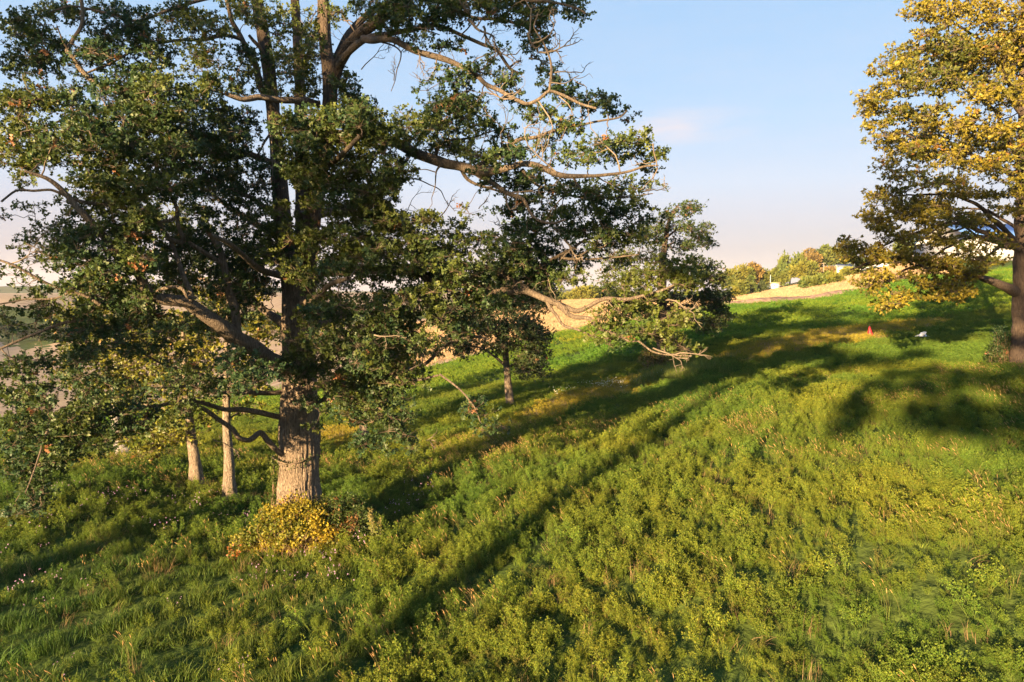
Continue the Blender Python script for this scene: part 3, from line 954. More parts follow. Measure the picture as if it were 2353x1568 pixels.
# right side, airy
bl(17.2, 1.0, 1.15, (1180, -20, 120, 25), (1000, -15, 110, 25), (870, 15, 50, 22), (940, 22, 50, 20), (1130, 25, 70, 30), (1240, 20, 55, 30), (1330, 15, 25, 25), (1240, 95, 30, 35), (1190, 55, 40, 30, .7), (960, 50, 45, 30), (1050, 40, 45, 25, .8), (1010, 110, 50, 16, .6), (900, 60, 40, 30, .6), (1020, 20, 50, 25), (880, 30, 40, 25), (960, 100, 30, 15, .7), (1330, 35, 18, 15))
bl(16.7, 1.2, .85, (1055, 190, 40, 26), (1125, 175, 45, 22), (1180, 210, 38, 28), (1000, 235, 60, 32, .7), (1100, 240, 55, 28), (1265, 150, 16, 40, .8), (1290, 218, 50, 24), (1345, 240, 45, 20), (1395, 240, 32, 22, 1.2), (1415, 275, 20, 16), (1060, 290, 50, 28, .9), (1140, 290, 60, 28), (930, 310, 45, 26), (1000, 300, 45, 26), (1235, 280, 45, 28, .8), (1300, 290, 50, 20), (1130, 130, 40, 18, .5))
bl(16.4, 1.1, .9, (1195, 345, 50, 22), (1270, 345, 50, 20), (1360, 365, 48, 20), (1430, 345, 40, 24), (1475, 330, 30, 20, 1.2), (1490, 365, 28, 18, 1.2), (1505, 390, 20, 12), (1380, 335, 35, 18), (1100, 375, 45, 25), (1150, 365, 45, 20), (1185, 415, 50, 24), (1245, 410, 40, 20), (1300, 430, 50, 22), (1370, 445, 52, 20), (1445, 440, 45, 20), (1490, 430, 25, 14))
bl(17.0, 1.4, 1.0, (1215, 470, 60, 32), (1290, 490, 55, 28), (1370, 475, 60, 25), (1450, 480, 50, 20), (1330, 525, 70, 26), (1420, 525, 60, 28), (1480, 545, 40, 22), (1250, 530, 55, 32), (1180, 560, 60, 35), (1500, 510, 25, 15), (1410, 560, 50, 20))
bl(18.2, 1.4, 1.0, (1245, 590, 70, 42), (1160, 600, 70, 36), (1330, 600, 60, 32, .8), (1090, 575, 60, 30), (1090, 640, 70, 35), (1190, 665, 60, 35, .8), (1060, 700, 50, 45), (1040, 650, 50, 30), (1400, 600, 50, 25, .6), (1060, 530, 35, 22, .7), (1090, 500, 25, 15, .5), (1180, 520, 50, 25))
bl(16.5, .8, 1.35, (1450, 715, 50, 26), (1400, 740, 40, 20, .8), (1530, 630, 60, 32), (1580, 650, 35, 30, .8), (1460, 645, 50, 22, .7), (1560, 730, 30, 26), (1500, 775, 32, 28), (1545, 800, 38, 22), (1590, 815, 18, 12, .8), (1450, 780, 35, 18, .7), (1400, 785, 30, 12, .6), (1350, 770, 25, 12, .5), (1510, 690, 35, 20, .5), (1590, 735, 22, 22))
clumps, crad = blob_clumps(BL, 215.0, (0.28, 0.5))
print("oak clumps", len(clumps))
oak.grow(clumps, crad, leaf_len=0.125, per=12, nleaf=6, along=1, colfn=oak_cols(pb=.012), twig_r=0.018, flat=.55)


# bare, crooked dead branches
def dead_branch(tree, p0, d0, L, r, depth=3, name="dead_branch"):
    paths = []

    def rec(p, d, L, r, k):
        n = 7
        pts = [np.array(p, float)]
        d = unit(np.array(d, float))
        for _ in range(n - 1):
            d = unit(d + rng.normal(size=3) * 0.22 + np.array([0, 0, 0.03]))
            pts.append(pts[-1] + d * L / (n - 1))
        paths.append((np.array(pts), np.linspace(r, r * 0.45, n)))
        if k > 0:
            for s in (2, 3, 4, 5, 6):
                if rng.random() < 0.75:
                    dd = unit(d + unit(rng.normal(size=3)) * 0.9)
                    rec(pts[s], dd, L * rng.uniform(0.3, 0.55), r * 0.55, k - 1)
    rec(p0, d0, L, r, depth)
    v, f = tubes(np.array([a for a, b in paths]), np.array([b for a, b in paths]), 5)
    return mesh_obj(name, v, f, 4, M_DEAD, tree.e)


for (u0, v0, u1, v1, Y, r) in [
        (1212, 75, 1240, 120, 16.2, .03), (1240, 120, 1300, 135, 16.2, .026), (1225, 100, 1310, 75, 16.2, .022), (1215, 85, 1290, 40, 16.3, .02), (1262, 170, 1330, 150, 16.1, .02),
        (1266, 190, 1335, 175, 16.0, .018), (1172, 154, 1215, 135, 17.3, .028), (1215, 135, 1260, 155, 17.3, .025), (1085, 167, 1120, 150, 16.8, .025), (1120, 150, 1170, 130, 16.8, .02),
        (1052, 0, 1075, 45, 17, .05), (1075, 45, 1110, 60, 17, .045), (1110, 60, 1135, 95, 17, .035), (1135, 95, 1150, 140, 17, .025),
        (1297, 550, 1333, 587, 17, .035), (1333, 587, 1385, 565, 17, .028), (1500, 330, 1535, 440, 15.6, .018), (1480, 440, 1545, 435, 15.8, .018), (1160, 440, 1180, 520, 16.8, .03),
        (1180, 520, 1150, 500, 16.8, .02), (1010, 500, 1040, 470, 18.4, .02), (905, 185, 918, 150, 18, .014), (830, 160, 905, 145, 19.5, .016), (1540, 815, 1605, 835, 16.3, .022),
        (1500, 800, 1560, 825, 16.3, .022), (730, 930, 760, 900, 20.2, .05), (760, 900, 745, 945, 20.0, .03), (600, 860, 545, 890, 19.4, .03), (580, 880, 560, 850, 19.3, .02),
        (860, 770, 920, 800, 17, .02), (940, 850, 1010, 830, 18, .02), (620, 300, 628, 420, 19, .02), (60, 560, 130, 590, 16, .02), (20, 610, 95, 600, 16, .02), (250, 950, 290, 930, 16, .02),
        (1000, 1030, 960, 1010, 18, .015), (1530, 690, 1600, 670, 16.4, .02), (690, 80, 720, 30, 20.4, .02), (490, 1010, 540, 1040, 19, .016), (1100, 480, 1110, 440, 17.2, .014)]:
    a, b = P(u0, v0, Y), P(u1, v1, Y + rng.uniform(-.5, .3))
    dead_branch(oak, a, b - a, np.linalg.norm(b - a) * 1.05, r, 2)

# more bare crooked twigs along the airy right-hand limbs
for (u0, v0, Y) in [(846, 84, 19), (905, 92, 18), (952, 70, 18.3), (952, 114, 17.6), (1003, 66, 18), (1003, 130, 17.3), (1051, 148, 17), (1058, 82, 17.8), (1084, 167, 16.8), (1113, 194, 16.6), (1113, 103, 17.6), (1143, 117, 17.5),
                    (1187, 229, 16.2), (1238, 233, 16), (1285, 222, 16), (1128, 366, 17.2), (1161, 341, 17.2), (1235, 318, 17.2), (1308, 293, 17.2), (1201, 381, 16.5), (1278, 396, 16.2), (1370, 405, 16), (1425, 396, 15.8), (1069, 388, 17.3),
                    (1172, 443, 16.7), (1113, 430, 17.6), (1300, 450, 17.1), (1253, 605, 18), (1388, 687, 17), (1168, 667, 17.9), (820, 432, 19.6), (923, 502, 18.7), (1010, 80, 17.6), (1150, 205, 16.4), (930, 337, 18.4)]:
    a = P(u0, v0, Y)
    d = rng.normal(size=3) * np.array([1, .7, .9]) + np.array([.5, -.2, -.1])
    dead_branch(oak, a, d, rng.uniform(.7, 1.5), rng.uniform(.014, .022), 2)

# ---- generic trees
def auto_tree(name, base, label, blobs, trunk, tr_r, mat, leaf_len=.12, area=600., cr=(.35, .65), per=11, nleaf=5, colfn=None, kind="oak", group=None,
              limb_r=.1, limb_step=3, twig_r=.02, flat=.75, along=2, sides=28, furrow=.02, droop=0.0, bare=0.0, world=False, lmat=None, cat="tree"):
    kind = "oval"
    t = Tree(name, base, label, cat, group)
    trunk = np.asarray(trunk, float)
    n = len(trunk)
    rad = np.asarray(tr_r) if not np.isscalar(tr_r) else tr_r * np.r_[1.9, 1.3, np.linspace(1.03, 0.3, n - 2)]
    o, c, r = round_mesh("trunk", trunk, rad, sides, mat, t.e, furrow, int(abs(base[0] * 7)) % 50, step=0.1, fr=8.0)
    up = len(c) // 4
    t.nodes.append(c[up:])
    t.rads.append(r[up:])
    zlo = c[:, 2]
    for k, b in enumerate(blobs):
        if k % limb_step:
            continue
        q = np.array(b[:3]) if world else P(b[0], b[1], b[4])
        h = math.hypot(q[0] - c[-1][0], q[1] - c[-1][1])
        zt = q[2] - 0.45 * h + droop * h
        i = int(np.clip(np.searchsorted(zlo, zt), len(c) // 3, len(c) - 3))
        s = c[i]
        L = np.linalg.norm(q - s)
        if L < 0.8:
            continue
        mid = (s + q) / 2 + np.array([0, 0, 0.14 * L * (1 if droop <= 0 else 1.6)])
        t.limb([s, s + (mid - s) * .5 + np.array([0, 0, .03 * L]), mid, q], min(limb_r * (.5 + L / 9), r[i] * .7), .03, sides=8, mat=mat, seed=k, wig=.1)
    if world:
        cl = []
        for b in blobs:
            n = max(1, int(b[6]))
            q = unit(rng.normal(size=(n, 3))) * rng.random((n, 1)) ** .4
            cl.append(np.array(b[:3]) + q * np.array(b[3:6]))
        cl = np.concatenate(cl)
        cd = rng.uniform(cr[0], cr[1], len(cl))
    else:
        cl, cd = blob_clumps(blobs, area, cr)
    t.grow(cl, cd, leaf_len, kind, per, nleaf, colfn or oak_cols(), lmat, twig_r=twig_r, flat=flat, along=along, bare=bare)
    return t


def trunk_line(base, pts):
    return np.vstack([[np.array(base) + np.array([0, 0, -.3])], [np.array(base) + np.array([0, 0, .25])], tr(pts)])


# right oak, golden at the top
RB = on_ground(2349, 846)
RY = RB[1]
yr = RY / 35.0
rb = []


def rbl(Y, dY, w, *items):
    for it in items:
        rb.append((it[0], it[1], it[2] * .95, it[3] * .85, Y * yr, dY, w * (it[4] if len(it) > 4 else 1.0)))


rbl(32, 2.0, 1.0, (2110, 20, 50, 40), (2180, 40, 60, 50), (2260, 30, 70, 50), (2330, 50, 50, 60), (2140, 100, 55, 40), (2220, 110, 70, 50), (2300, 130, 70, 60), (2090, 130, 45, 40))
rbl(31, 2.0, 1.0, (2050, 170, 50, 40), (2020, 220, 40, 40), (1990, 250, 30, 35), (2100, 200, 60, 45), (2180, 190, 60, 45), (2260, 210, 70, 50), (2330, 210, 50, 50), (2060, 260, 55, 40), (2140, 270, 60, 45), (2220, 290, 60, 45), (2300, 300, 60, 50), (2010, 290, 30, 25, .7))
rbl(31.5, 2.0, .9, (2050, 330, 50, 35), (2120, 350, 55, 40), (2200, 360, 60, 40), (2280, 380, 60, 40), (2340, 360, 40, 50), (2040, 390, 40, 35), (2100, 420, 55, 35), (2180, 430, 60, 40), (2260, 450, 60, 35, .9), (2330, 440, 40, 40))
rbl(32, 2.0, 1.35, (2030, 450, 45, 35), (2010, 490, 35, 25), (2090, 480, 55, 35), (2160, 500, 60, 35), (2230, 510, 50, 25, .7), (2060, 530, 60, 30), (2130, 550, 60, 30), (2210, 560, 60, 30, .8), (2280, 560, 50, 25, .6), (2335, 480, 20, 40, .6))
rbl(32, 1.8, 1.6, (1960, 570, 40, 25), (2000, 590, 50, 28), (1950, 600, 30, 20, .7), (2070, 590, 50, 22), (2150, 610, 60, 28), (2210, 620, 55, 30), (2270, 610, 50, 25, .7), (2000, 630, 45, 20, .7), (2060, 640, 50, 18, .7), (2020, 670, 45, 18, .8), (2040, 700, 45, 18, 1), (2090, 680, 40, 18, .8), (2150, 650, 55, 22), (2180, 680, 45, 18), (2210, 660, 40, 25), (1990, 655, 35, 16, .8))
rbl(37, 2.5, 1.1, (2150, 150, 90, 70), (2260, 150, 90, 80), (2120, 330, 90, 70), (2250, 330, 90, 80), (2150, 480, 80, 50), (2250, 500, 80, 40, .6), (2350, 120, 50, 80), (2380, 300, 50, 80))
rbl(33, 3, .8, (2420, 60, 80, 80), (2440, 220, 80, 80), (2440, 380, 80, 80), (2430, 520, 70, 60, .7), (2540, 150, 80, 100), (2560, 320, 80, 100), (2560, 470, 80, 70), (2350, -60, 120, 60), (2480, -40, 100, 70), (2240, -60, 90, 50))
rtrunk = trunk_line(RB, [(2348, 800, RY), (2348, 740, RY), (2349, 680, RY), (2350, 600, RY), (2351, 500, RY), (2352, 380, RY + .2), (2352, 250, RY + .3), (2350, 120, RY + .4), (2350, 0, RY + .5)])
right_oak = auto_tree("oak_tree", RB, "tall oak at the right edge with golden sunlit upper leaves", rb, rtrunk, [.85, .66, .48, .43, .41, .40, .37, .33, .28, .2, .13, .07], M_DARKB, leaf_len=.14, area=112., cr=(.35, .7), per=12, nleaf=6,
                      colfn=oak_cols((.065, .085, .018), (.20, .165, .02), (.22, .11, .03), .02, .4, 9, .12), limb_r=.11, limb_step=6, twig_r=.024, flat=.42)
for p, a, b in [
        ([(2335, 672, RY), (2300, 655, RY - .6), (2260, 640, RY - 1.2), (2200, 622, RY - 1.9), (2130, 606, RY - 2.5), (2070, 592, RY - 2.8), (2010, 600, RY - 3), (1955, 620, RY - 3.2)], .26, .04),
        ([(2130, 606, RY - 2.5), (2080, 620, RY - 2.7), (2040, 645, RY - 2.9), (2000, 670, RY - 3)], .09, .025),
        ([(2343, 575, RY), (2300, 560, RY - .6), (2250, 545, RY - 1.2), (2190, 500, RY - 1.8), (2140, 480, RY - 2.2)], .13, .03),
        ([(2347, 420, RY), (2290, 380, RY - .7), (2220, 350, RY - 1.6), (2150, 335, RY - 2.4), (2060, 300, RY - 3)], .14, .03),
        ([(2349, 260, RY), (2290, 195, RY - .9), (2220, 180, RY - 1.8), (2130, 190, RY - 2.6), (2060, 205, RY - 3)], .15, .03)]:
    right_oak.limb(tr(p), a, b, mat=M_DARKB, seed=int(p[0][1]), wig=.06)

# middle tree beyond the swale
MB = on_ground(1522, 842)
mY = MB[1]
ms = mY / 54.0
mb = [(u, v, a, b, (mY + dy), 1.6, w) for (u, v, a, b, dy, w) in [
    (1585, 480, 30, 18, -1, .9), (1540, 510, 45, 25, 0, .7), (1600, 525, 35, 22, -1, .9), (1490, 540, 35, 25, 0, .8), (1560, 560, 50, 25, 1, .7), (1620, 560, 22, 22, -1, .9), (1500, 590, 40, 22, -2, .7), (1600, 610, 40, 25, -2, 1),
    (1640, 640, 30, 25, -2, 1.1), (1570, 640, 40, 22, -2, .9), (1650, 680, 32, 25, -2, 1.2), (1610, 690, 38, 28, -2, 1.1), (1660, 725, 26, 28, -2, 1.2), (1630, 745, 28, 22, -2, 1.1), (1590, 720, 25, 22, -1, .7), (1460, 640, 40, 22, 0, .8), (1420, 670, 40, 20, 0, .8),
    (1480, 680, 40, 20, -1, .8), (1430, 710, 40, 20, 0, .8), (1390, 640, 30, 16, 0, .6), (1400, 600, 30, 20, 1, .7), (1450, 590, 35, 20, 1, .7), (1480, 720, 30, 16, -1, .7), (1550, 690, 40, 18, 2, .7)]]
auto_tree("shade_tree", MB, "mid sized round tree standing alone in the swale right of the huge oak", mb, trunk_line(MB, [(1522, 800, mY), (1521, 740, mY), (1521, 680, mY), (1522, 620, mY), (1528, 560, mY), (1540, 500, mY), (1560, 470, mY)]),
          [.8, .6, .46, .43, .40, .33, .22, .12, .06], M_DARKB, leaf_len=.17, area=38., cr=(.5, .95), per=12, nleaf=6, colfn=oak_cols((.04, .068, .022), (.085, .1, .02), (.2, .1, .04), .01, .3, 12), limb_r=.16, limb_step=2, twig_r=.03, flat=.6)

# small dark tree in the centre
CB = on_ground(1172, 936)
cY = CB[1]
cb = [(u, v, a, b, (cY + dy), 1.5, w) for (u, v, a, b, dy, w) in [
    (1100, 690, 60, 35, 0, 1), (1170, 690, 60, 35, 0, 1), (1235, 690, 40, 35, 0, 1), (1060, 740, 45, 35, 0, .9), (1120, 750, 50, 35, -1, 1), (1190, 750, 50, 35, -1, 1), (1235, 770, 24, 35, -1, 1.1), (1160, 800, 40, 22, -1, .8), (1220, 820, 35, 30, -1, 1.2),
    (1245, 850, 14, 18, -1, 1), (1210, 855, 28, 14, -1, 1), (1080, 800, 50, 25, 1, .7), (1040, 790, 30, 25, 1, .7), (1140, 640, 60, 30, 1, .8), (1220, 640, 40, 30, 1, .8), (1260, 650, 30, 30, 1, .8)]]
auto_tree("shade_tree", CB, "small dark leafy tree with a slim pale trunk, behind the huge oak's right limbs", cb, trunk_line(CB, [(1167, 880, cY), (1164, 840, cY), (1160, 790, cY), (1160, 740, cY), (1165, 690, cY), (1172, 640, cY)]),
          [.36, .29, .24, .22, .2, .16, .1, .05], M_PALE, leaf_len=.17, area=34., cr=(.5, .9), per=11, nleaf=5, colfn=oak_cols((.03, .055, .022), (.055, .075, .02), (.2, .1, .04), .01, .3, 15), limb_r=.11, limb_step=3, twig_r=.026)

# trees behind the big oak, mostly seen as trunks and yellow-green leaves
yel = oak_cols((.06, .088, .015), (.16, .155, .015), (.2, .11, .03), .01, .35, 21, .1)
for (u, v, tp, r, mat, label, blobs) in [
    (452, 1124, [(447, 1060), (440, 1010), (434, 960), (428, 900), (424, 830), (420, 760)], .235, M_PALE, "slim pale trunked tree, left one of the close pair behind the huge oak",
     [(400, 990, 60, 30, -.5, .9), (350, 980, 50, 30, 0, .8), (430, 930, 60, 30, 0, .8), (330, 930, 60, 30, 1, .8), (400, 870, 70, 35, 1, .9), (320, 860, 60, 40, 1, .9), (450, 820, 60, 40, 1, .8), (380, 800, 70, 40, 1, .9), (300, 790, 60, 40, 2, .8), (330, 1030, 40, 22, 0, .8), (290, 1000, 40, 30, 0, .6), (480, 960, 30, 25, 0, .5), (420, 740, 70, 40, 1, .6)]),
    (528, 1156, [(527, 1090), (524, 1030), (521, 980), (520, 930), (518, 860), (520, 780), (525, 700)], .215, M_PALE, "slim pale trunked tree, right one of the close pair beside the huge oak",
     [(560, 950, 40, 25, .5, .6), (500, 900, 60, 30, .5, .7), (580, 900, 50, 30, 1, .6), (540, 840, 70, 40, 1, .8), (470, 780, 60, 40, 1, .8), (600, 760, 60, 40, 1, .8), (530, 730, 70, 40, 1, .8), (560, 660, 70, 40, 2, .6), (480, 690, 70, 40, 2, .6), (530, 620, 80, 40, 2, .6)]),
    (287, 1054, [(280, 1030), (272, 1000), (266, 950), (264, 880), (268, 800), (270, 700)], .33, M_GREYB, "far left tree with a pale grey trunk leaning over the meadow",
     [(240, 900, 60, 40, 0, .8), (300, 890, 50, 40, 0, .8), (270, 830, 70, 45, 0, .8), (210, 800, 60, 45, 0, .8), (340, 800, 60, 40, 0, .8), (180, 730, 60, 45, 0, .7), (260, 740, 70, 45, 0, .7), (200, 690, 50, 40, 0, .6), (300, 680, 60, 45, 0, .7), (230, 640, 50, 40, 0, .6), (160, 850, 50, 40, 0, .7)]),
    (838, 1026, [(836, 990), (834, 950), (832, 890), (830, 830), (828, 770)], .26, M_PALE, "short tree half hidden behind the huge oak's hanging right branches",
     [(800, 940, 40, 30, 0, .7), (870, 930, 50, 30, 0, .7), (830, 880, 60, 40, 0, .8), (770, 850, 50, 40, 0, .7), (900, 860, 60, 40, 0, .8), (840, 800, 70, 40, 0, .8), (950, 800, 60, 40, 0, .7), (780, 760, 60, 40, 0, .7), (900, 740, 70, 40, 0, .7)]),
]:
    B = on_ground(u, v)
    Y = B[1]
    s = (Y / 28.0) ** 2
    auto_tree("meadow_tree", B, label, [(a[0], a[1], a[2], a[3], Y + a[4] + .3, 1.6, a[5]) for a in blobs], trunk_line(B, [(x, y, Y) for x, y in tp]),
              r, mat, leaf_len=.17, area=120. / s, cr=(.45, .8), per=10, nleaf=5, colfn=yel, kind="oval", limb_r=.07, limb_step=3, twig_r=.02, furrow=.02)


# ------------------------------------------------------------------ unseen trees added behind the camera, shaped to shade the scene
def SWH(s, w, h):
    """s across the sunlight, w along it, h height above the sun ray through the camera"""
    return (s * math.cos(SUN_AZ) + w * math.sin(SUN_AZ), -s * math.sin(SUN_AZ) + w * math.cos(SUN_AZ), CAM[2] + h - math.tan(SUN_EL) * w)


CAST = [  # unseen shade casters; each crown blob is placed for the shade it throws
    (7.0, -34, [(.6, 0, .8, 2.6, .6, 36), (4.5, 0, 1.2, 2, 1, 20), (-3.0, 0, .6, .45, 1.4, 14), (-1.2, 0, 2.5, 2.2, 1.0, 30), (2.8, 0, 2.8, 2.2, 1.4, 34), (-4.2, 0, 3.9, 2.2, .7, 24), (-2.0, .5, 4.6, 1.0, .6, 8), (-4.5, 0, 8.9, 3, 1.5, 50), (-.5, 0, 9.3, 3, 2.1, 50), (3.5, 0, 9, 3, 2.5, 40),
                (3.6, 1, 5.6, 1.8, 1.7, 28), (-.6, 0, 7.2, 1.8, .9, 20), (-3, 0, 11.1, 3, .8, 26), (1.2, 0, 11.0, 2, .6, 14), (7.5, 1, 7, 3, 3, 34), (8, 0, 3.5, 3, 2.5, 24)], "unseen broad oak behind the viewpoint on the right, crown shaped to cast shade", 1.3),
    (-9.7, -46, [(-13, 0, 2.2, 1.8, 1.6, 26), (-12.9, 0, 4.6, 2.0, 1.0, 26), (-8.5, 0, 4.4, 2.2, .7, 22), (-6.5, 0, 4.5, 1.6, .5, 12), (-11.5, 0, 9.4, 3.2, 1.2, 40), (-7.5, 0, 9.2, 2.6, 1.8, 36), (-13.8, 0, 8.1, 2.2, 1.0, 24), (-11, 0, 12, 3.2, 1.2, 34), (-14, 0, 13.6, 3, 1.0, 26), (-10.8, 0, 5.8, 1.0, .4, 6), (-7, 0, 12, 2.2, 1.0, 16)],
     "unseen tall oak behind the viewpoint in the middle, crown shaped to cast shade", 1.3),
    (-21.5, -40, [(-19.8, 0, 3.2, 1.5, .9, 18), (-17.4, 0, 3.0, 1.6, .7, 20), (-17.5, 0, .3, 1.8, .5, 20), (-20.7, 0, .8, 1.8, .9, 20), (-15.2, 0, 4.2, .9, .8, 12), (-15.0, 0, .4, 1.2, .5, 10), (-22, 0, 6, 1.8, 2.4, 28), (-17.5, 0, 9.0, 3, 1.2, 40), (-20.3, 0, 8, 1.4, 1.2, 16), (-19, 0, 11.8, 3, 1.2, 30)],
     "unseen spreading oak behind the viewpoint on the left, crown shaped to cast shade", 1.3),
]
for s0, w0, bs, label, dens in CAST:
    x, y, _ = SWH(s0, w0, 0)
    B = np.array([x, y, gz(x, y)])
    blobs = []
    for (s, dw, h, rs, rh, n) in bs:
        q = SWH(s, w0 + dw, h)
        blobs.append((*q, rs, rs, rh, n * dens))
    top = SWH(s0, w0, 10)
    tk = np.array([B + [0, 0, -.3], B + [0, 0, .3], B + [0.1, 0, 3], [x, y, (B[2] + top[2]) / 2], [x + .2, y, top[2]]])
    auto_tree("oak_tree", B, label, blobs, tk, [.9, .7, .55, .42, .12], M_DARKB, leaf_len=.26, cr=(.4, .8), per=10, nleaf=4, colfn=oak_cols(), kind="oval", world=True,
              limb_step=1, limb_r=.14, twig_r=.03, sides=16, furrow=0)

for (s0, w0, ht, rs, n, lab) in ((-19, -15, -6.9, 2.6, 16, "leftmost"), (-14.5, -13, -6.8, 2.2, 12, "second from the left"), (-10, -14, -5.7, 2.4, 14, "third from the left"), (-6, -12, -5.0, 2.2, 12, "fourth from the left"),
                                 (-1.5, -14, -4.3, 2.4, 14, "second from the right"), (3.5, -13, -3.9, 2.4, 14, "rightmost")):  # unseen row, added to shade the near edge of the meadow
    x, y, z = SWH(s0, w0, ht)
    B = np.array([x, y, gz(x, y)])
    zc = (z + B[2] + 1) / 2
    auto_tree("added_shade_tree", B, lab + " of the unseen bushy trees added in a row behind the viewpoint to darken the foreground", [(x, y, zc, rs, rs, max(.6, z - zc), n), (x + .8, y + .3, zc - .3, rs * .7, rs * .7, 1, n // 2)],
              np.array([B + [0, 0, -.3], B + [0, 0, .3], [x, y, B[2] + 1.2], [x + .1, y, zc], [x + .2, y, z]]), [.16, .13, .11, .09, .03], M_DARKB, leaf_len=.25, cr=(.4, .8), per=8, nleaf=4,
              colfn=oak_cols(), world=True, limb_step=1, limb_r=.05, twig_r=.02, sides=8, furrow=0, group="unseen trees added to darken the foreground")

# ------------------------------------------------------------------ meadow plants (templates; scattered below)
def template(name, build):
    g = Geo()
    build(g)
    me = bpy.data.meshes.new(name)
    v = np.concatenate(g.v)
    me.from_pydata(v.tolist(), [], np.concatenate(g.f).tolist())
    a = me.color_attributes.new("col", 'FLOAT_COLOR', 'POINT')
    c = np.ones((len(v), 4), dtype=np.float32)
    c[:, :3] = np.concatenate(g.c)
    a.data.foreach_set("color", c.ravel())
    me.materials.append(M_MEADOW)
    return bpy.data.objects.new(name, me)


def quads(pos, d, ln, wd, nrm_up=.25, fold=.12):
    N = len(pos)
    y = unit(d)
    n = rng.normal(size=(N, 3)) * .6 + np.array([0, 0, nrm_up])
    x = unit(np.cross(y, n))
    z = np.cross(x, y)
    ln, wd = ln[:, None], wd[:, None]
    v = np.stack([pos, pos + y * ln * .55 + x * wd + z * ln * fold, pos + y * ln, pos + y * ln * .55 - x * wd + z * ln * fold], 1)
    return v.reshape(-1, 3), np.arange(4 * N).reshape(-1, 4)


def alfalfa(n_stem, h, leaf, groups, spread=.22, lean=(-.22, .05), greens=((.068, .128, .020), (.185, .200, .028))):
    ga, gb = np.array(greens[0]), np.array(greens[1])

    def b(g):
        for _ in range(n_stem):
            a = rng.uniform(0, 2 * math.pi)
            r = spread * math.sqrt(rng.random())
            p0 = np.array([r * .4 * math.cos(a), r * .4 * math.sin(a), 0])
            L = h * rng.uniform(.6, 1.1)
            tip = np.array([r * math.cos(a) * 1.5 + lean[0] * L, r * math.sin(a) * 1.5 + lean[1] * L, L * .92])
            k = 6
            t = np.linspace(0, 1, k)[:, None]
            path = p0 * (1 - t) + tip * t
            path[:, :2] += (t * (1 - t)) * rng.normal(size=2) * .25 * L - 0.0
            path[1:, :] += rng.normal(size=(k - 1, 3)) * .015
            v, f = tubes(path[None], np.linspace(.006, .002, k)[None], 3)
            g.add(v, f, ga * .8 + np.array([.05, .03, 0.01]))
            m = groups
            tt = rng.uniform(.25, 1.0, m) ** .8
            pos = np.stack([np.interp(tt, t[:, 0], path[:, q]) for q in range(3)], 1)
            out = unit(rng.normal(size=(m, 3)) * np.array([1, 1, .5]) + np.array([0, 0, .35]))
            pos = pos + out * rng.uniform(.01, .07, (m, 1))
            idx = np.repeat(np.arange(m), 3)
            d = unit(out[idx] * .7 + unit(rng.normal(size=(3 * m, 3))) * .9)
            ln = leaf * rng.uniform(.7, 1.25, 3 * m)
            v, f = quads(pos[idx], d, ln, ln * .27)
            mixt = np.clip(tt[idx] * .6 + rng.normal(size=3 * m) * .25, 0, 1)[:, None]
            c = (ga * (1 - mixt) + gb * mixt) * rng.uniform(.75, 1.25, (3 * m, 1))
            g.add(v, f, np.repeat(c, 4, axis=0))
    return b


def blades(n, h, wd, spread=.16, lean=(-.15, .05), cols=((.055, .105, .02), (.13, .16, .03)), arch=.5, base=None):
    ca, cb = np.array(cols[0]), np.array(cols[1])

    def b(g):
        for _ in range(n):
            a = rng.uniform(0, 2 * math.pi)
            r = spread * math.sqrt(rng.random())
            p = np.array([r * math.cos(a), r * math.sin(a), 0])
            L = h * rng.uniform(.5, 1.15)
            da = rng.uniform(0, 2 * math.pi)
            dirv = np.array([math.cos(da), math.sin(da), 0]) * rng.uniform(.15, 1) * arch + np.array([lean[0], lean[1], 0])
            side = np.array([-math.sin(da), math.cos(da), .15])
            k = 4
            t = np.linspace(0, 1, k)[:, None]
            c = p + t * np.array([0, 0, 1]) * L * (1 - .45 * arch * t) + t ** 2 * dirv * L
            w = wd * np.array([1, .9, .6, .08])[:, None]
            v = np.concatenate([c - side * w, c + side * w])
            f = [[i, i + 1, k + i + 1, k + i] for i in range(k - 1)]
            mt = rng.random()
            g.add(v, f, (ca * (1 - mt) + cb * mt) * rng.uniform(.8, 1.2))
    return b


def foxtail(n, h, head, spread=.2, col=(.40, .26, .11), lean=(-.3, .1)):
    def b(g):
        blades(6, h * .6, .006, spread * .6)(g)
        for _ in range(n):
            a = rng.uniform(0, 2 * math.pi)
            r = spread * math.sqrt(rng.random())
            p0 = np.array([r * math.cos(a), r * math.sin(a), 0])
            L = h * rng.uniform(.75, 1.15)
            d = np.array([lean[0] + rng.normal() * .12, lean[1] + rng.normal() * .12, 0])
            t = np.linspace(0, 1, 6)[:, None]
            path = p0 + t * np.array([0, 0, L]) * (1 - .1 * t) + t ** 2 * d * L
            v, f = tubes(path[None], np.full((1, 6), .0028), 3)
            g.add(v, f, (.14, .13, .04))
            e = unit(path[-1] - path[-2])
            hl = head * rng.uniform(.7, 1.2)
            bend = np.array([lean[0], lean[1], -.4]) * .25
            tt = np.linspace(0, 1, 5)[:, None]
            hp = path[-1] + e * hl * tt + bend * hl * tt ** 2
            v, f = tubes(hp[None], (np.array([.3, .9, 1, .8, .15]) * .0068)[None], 5)
            g.add(v, f, np.array(col) * rng.uniform(.75, 1.25))
    return b


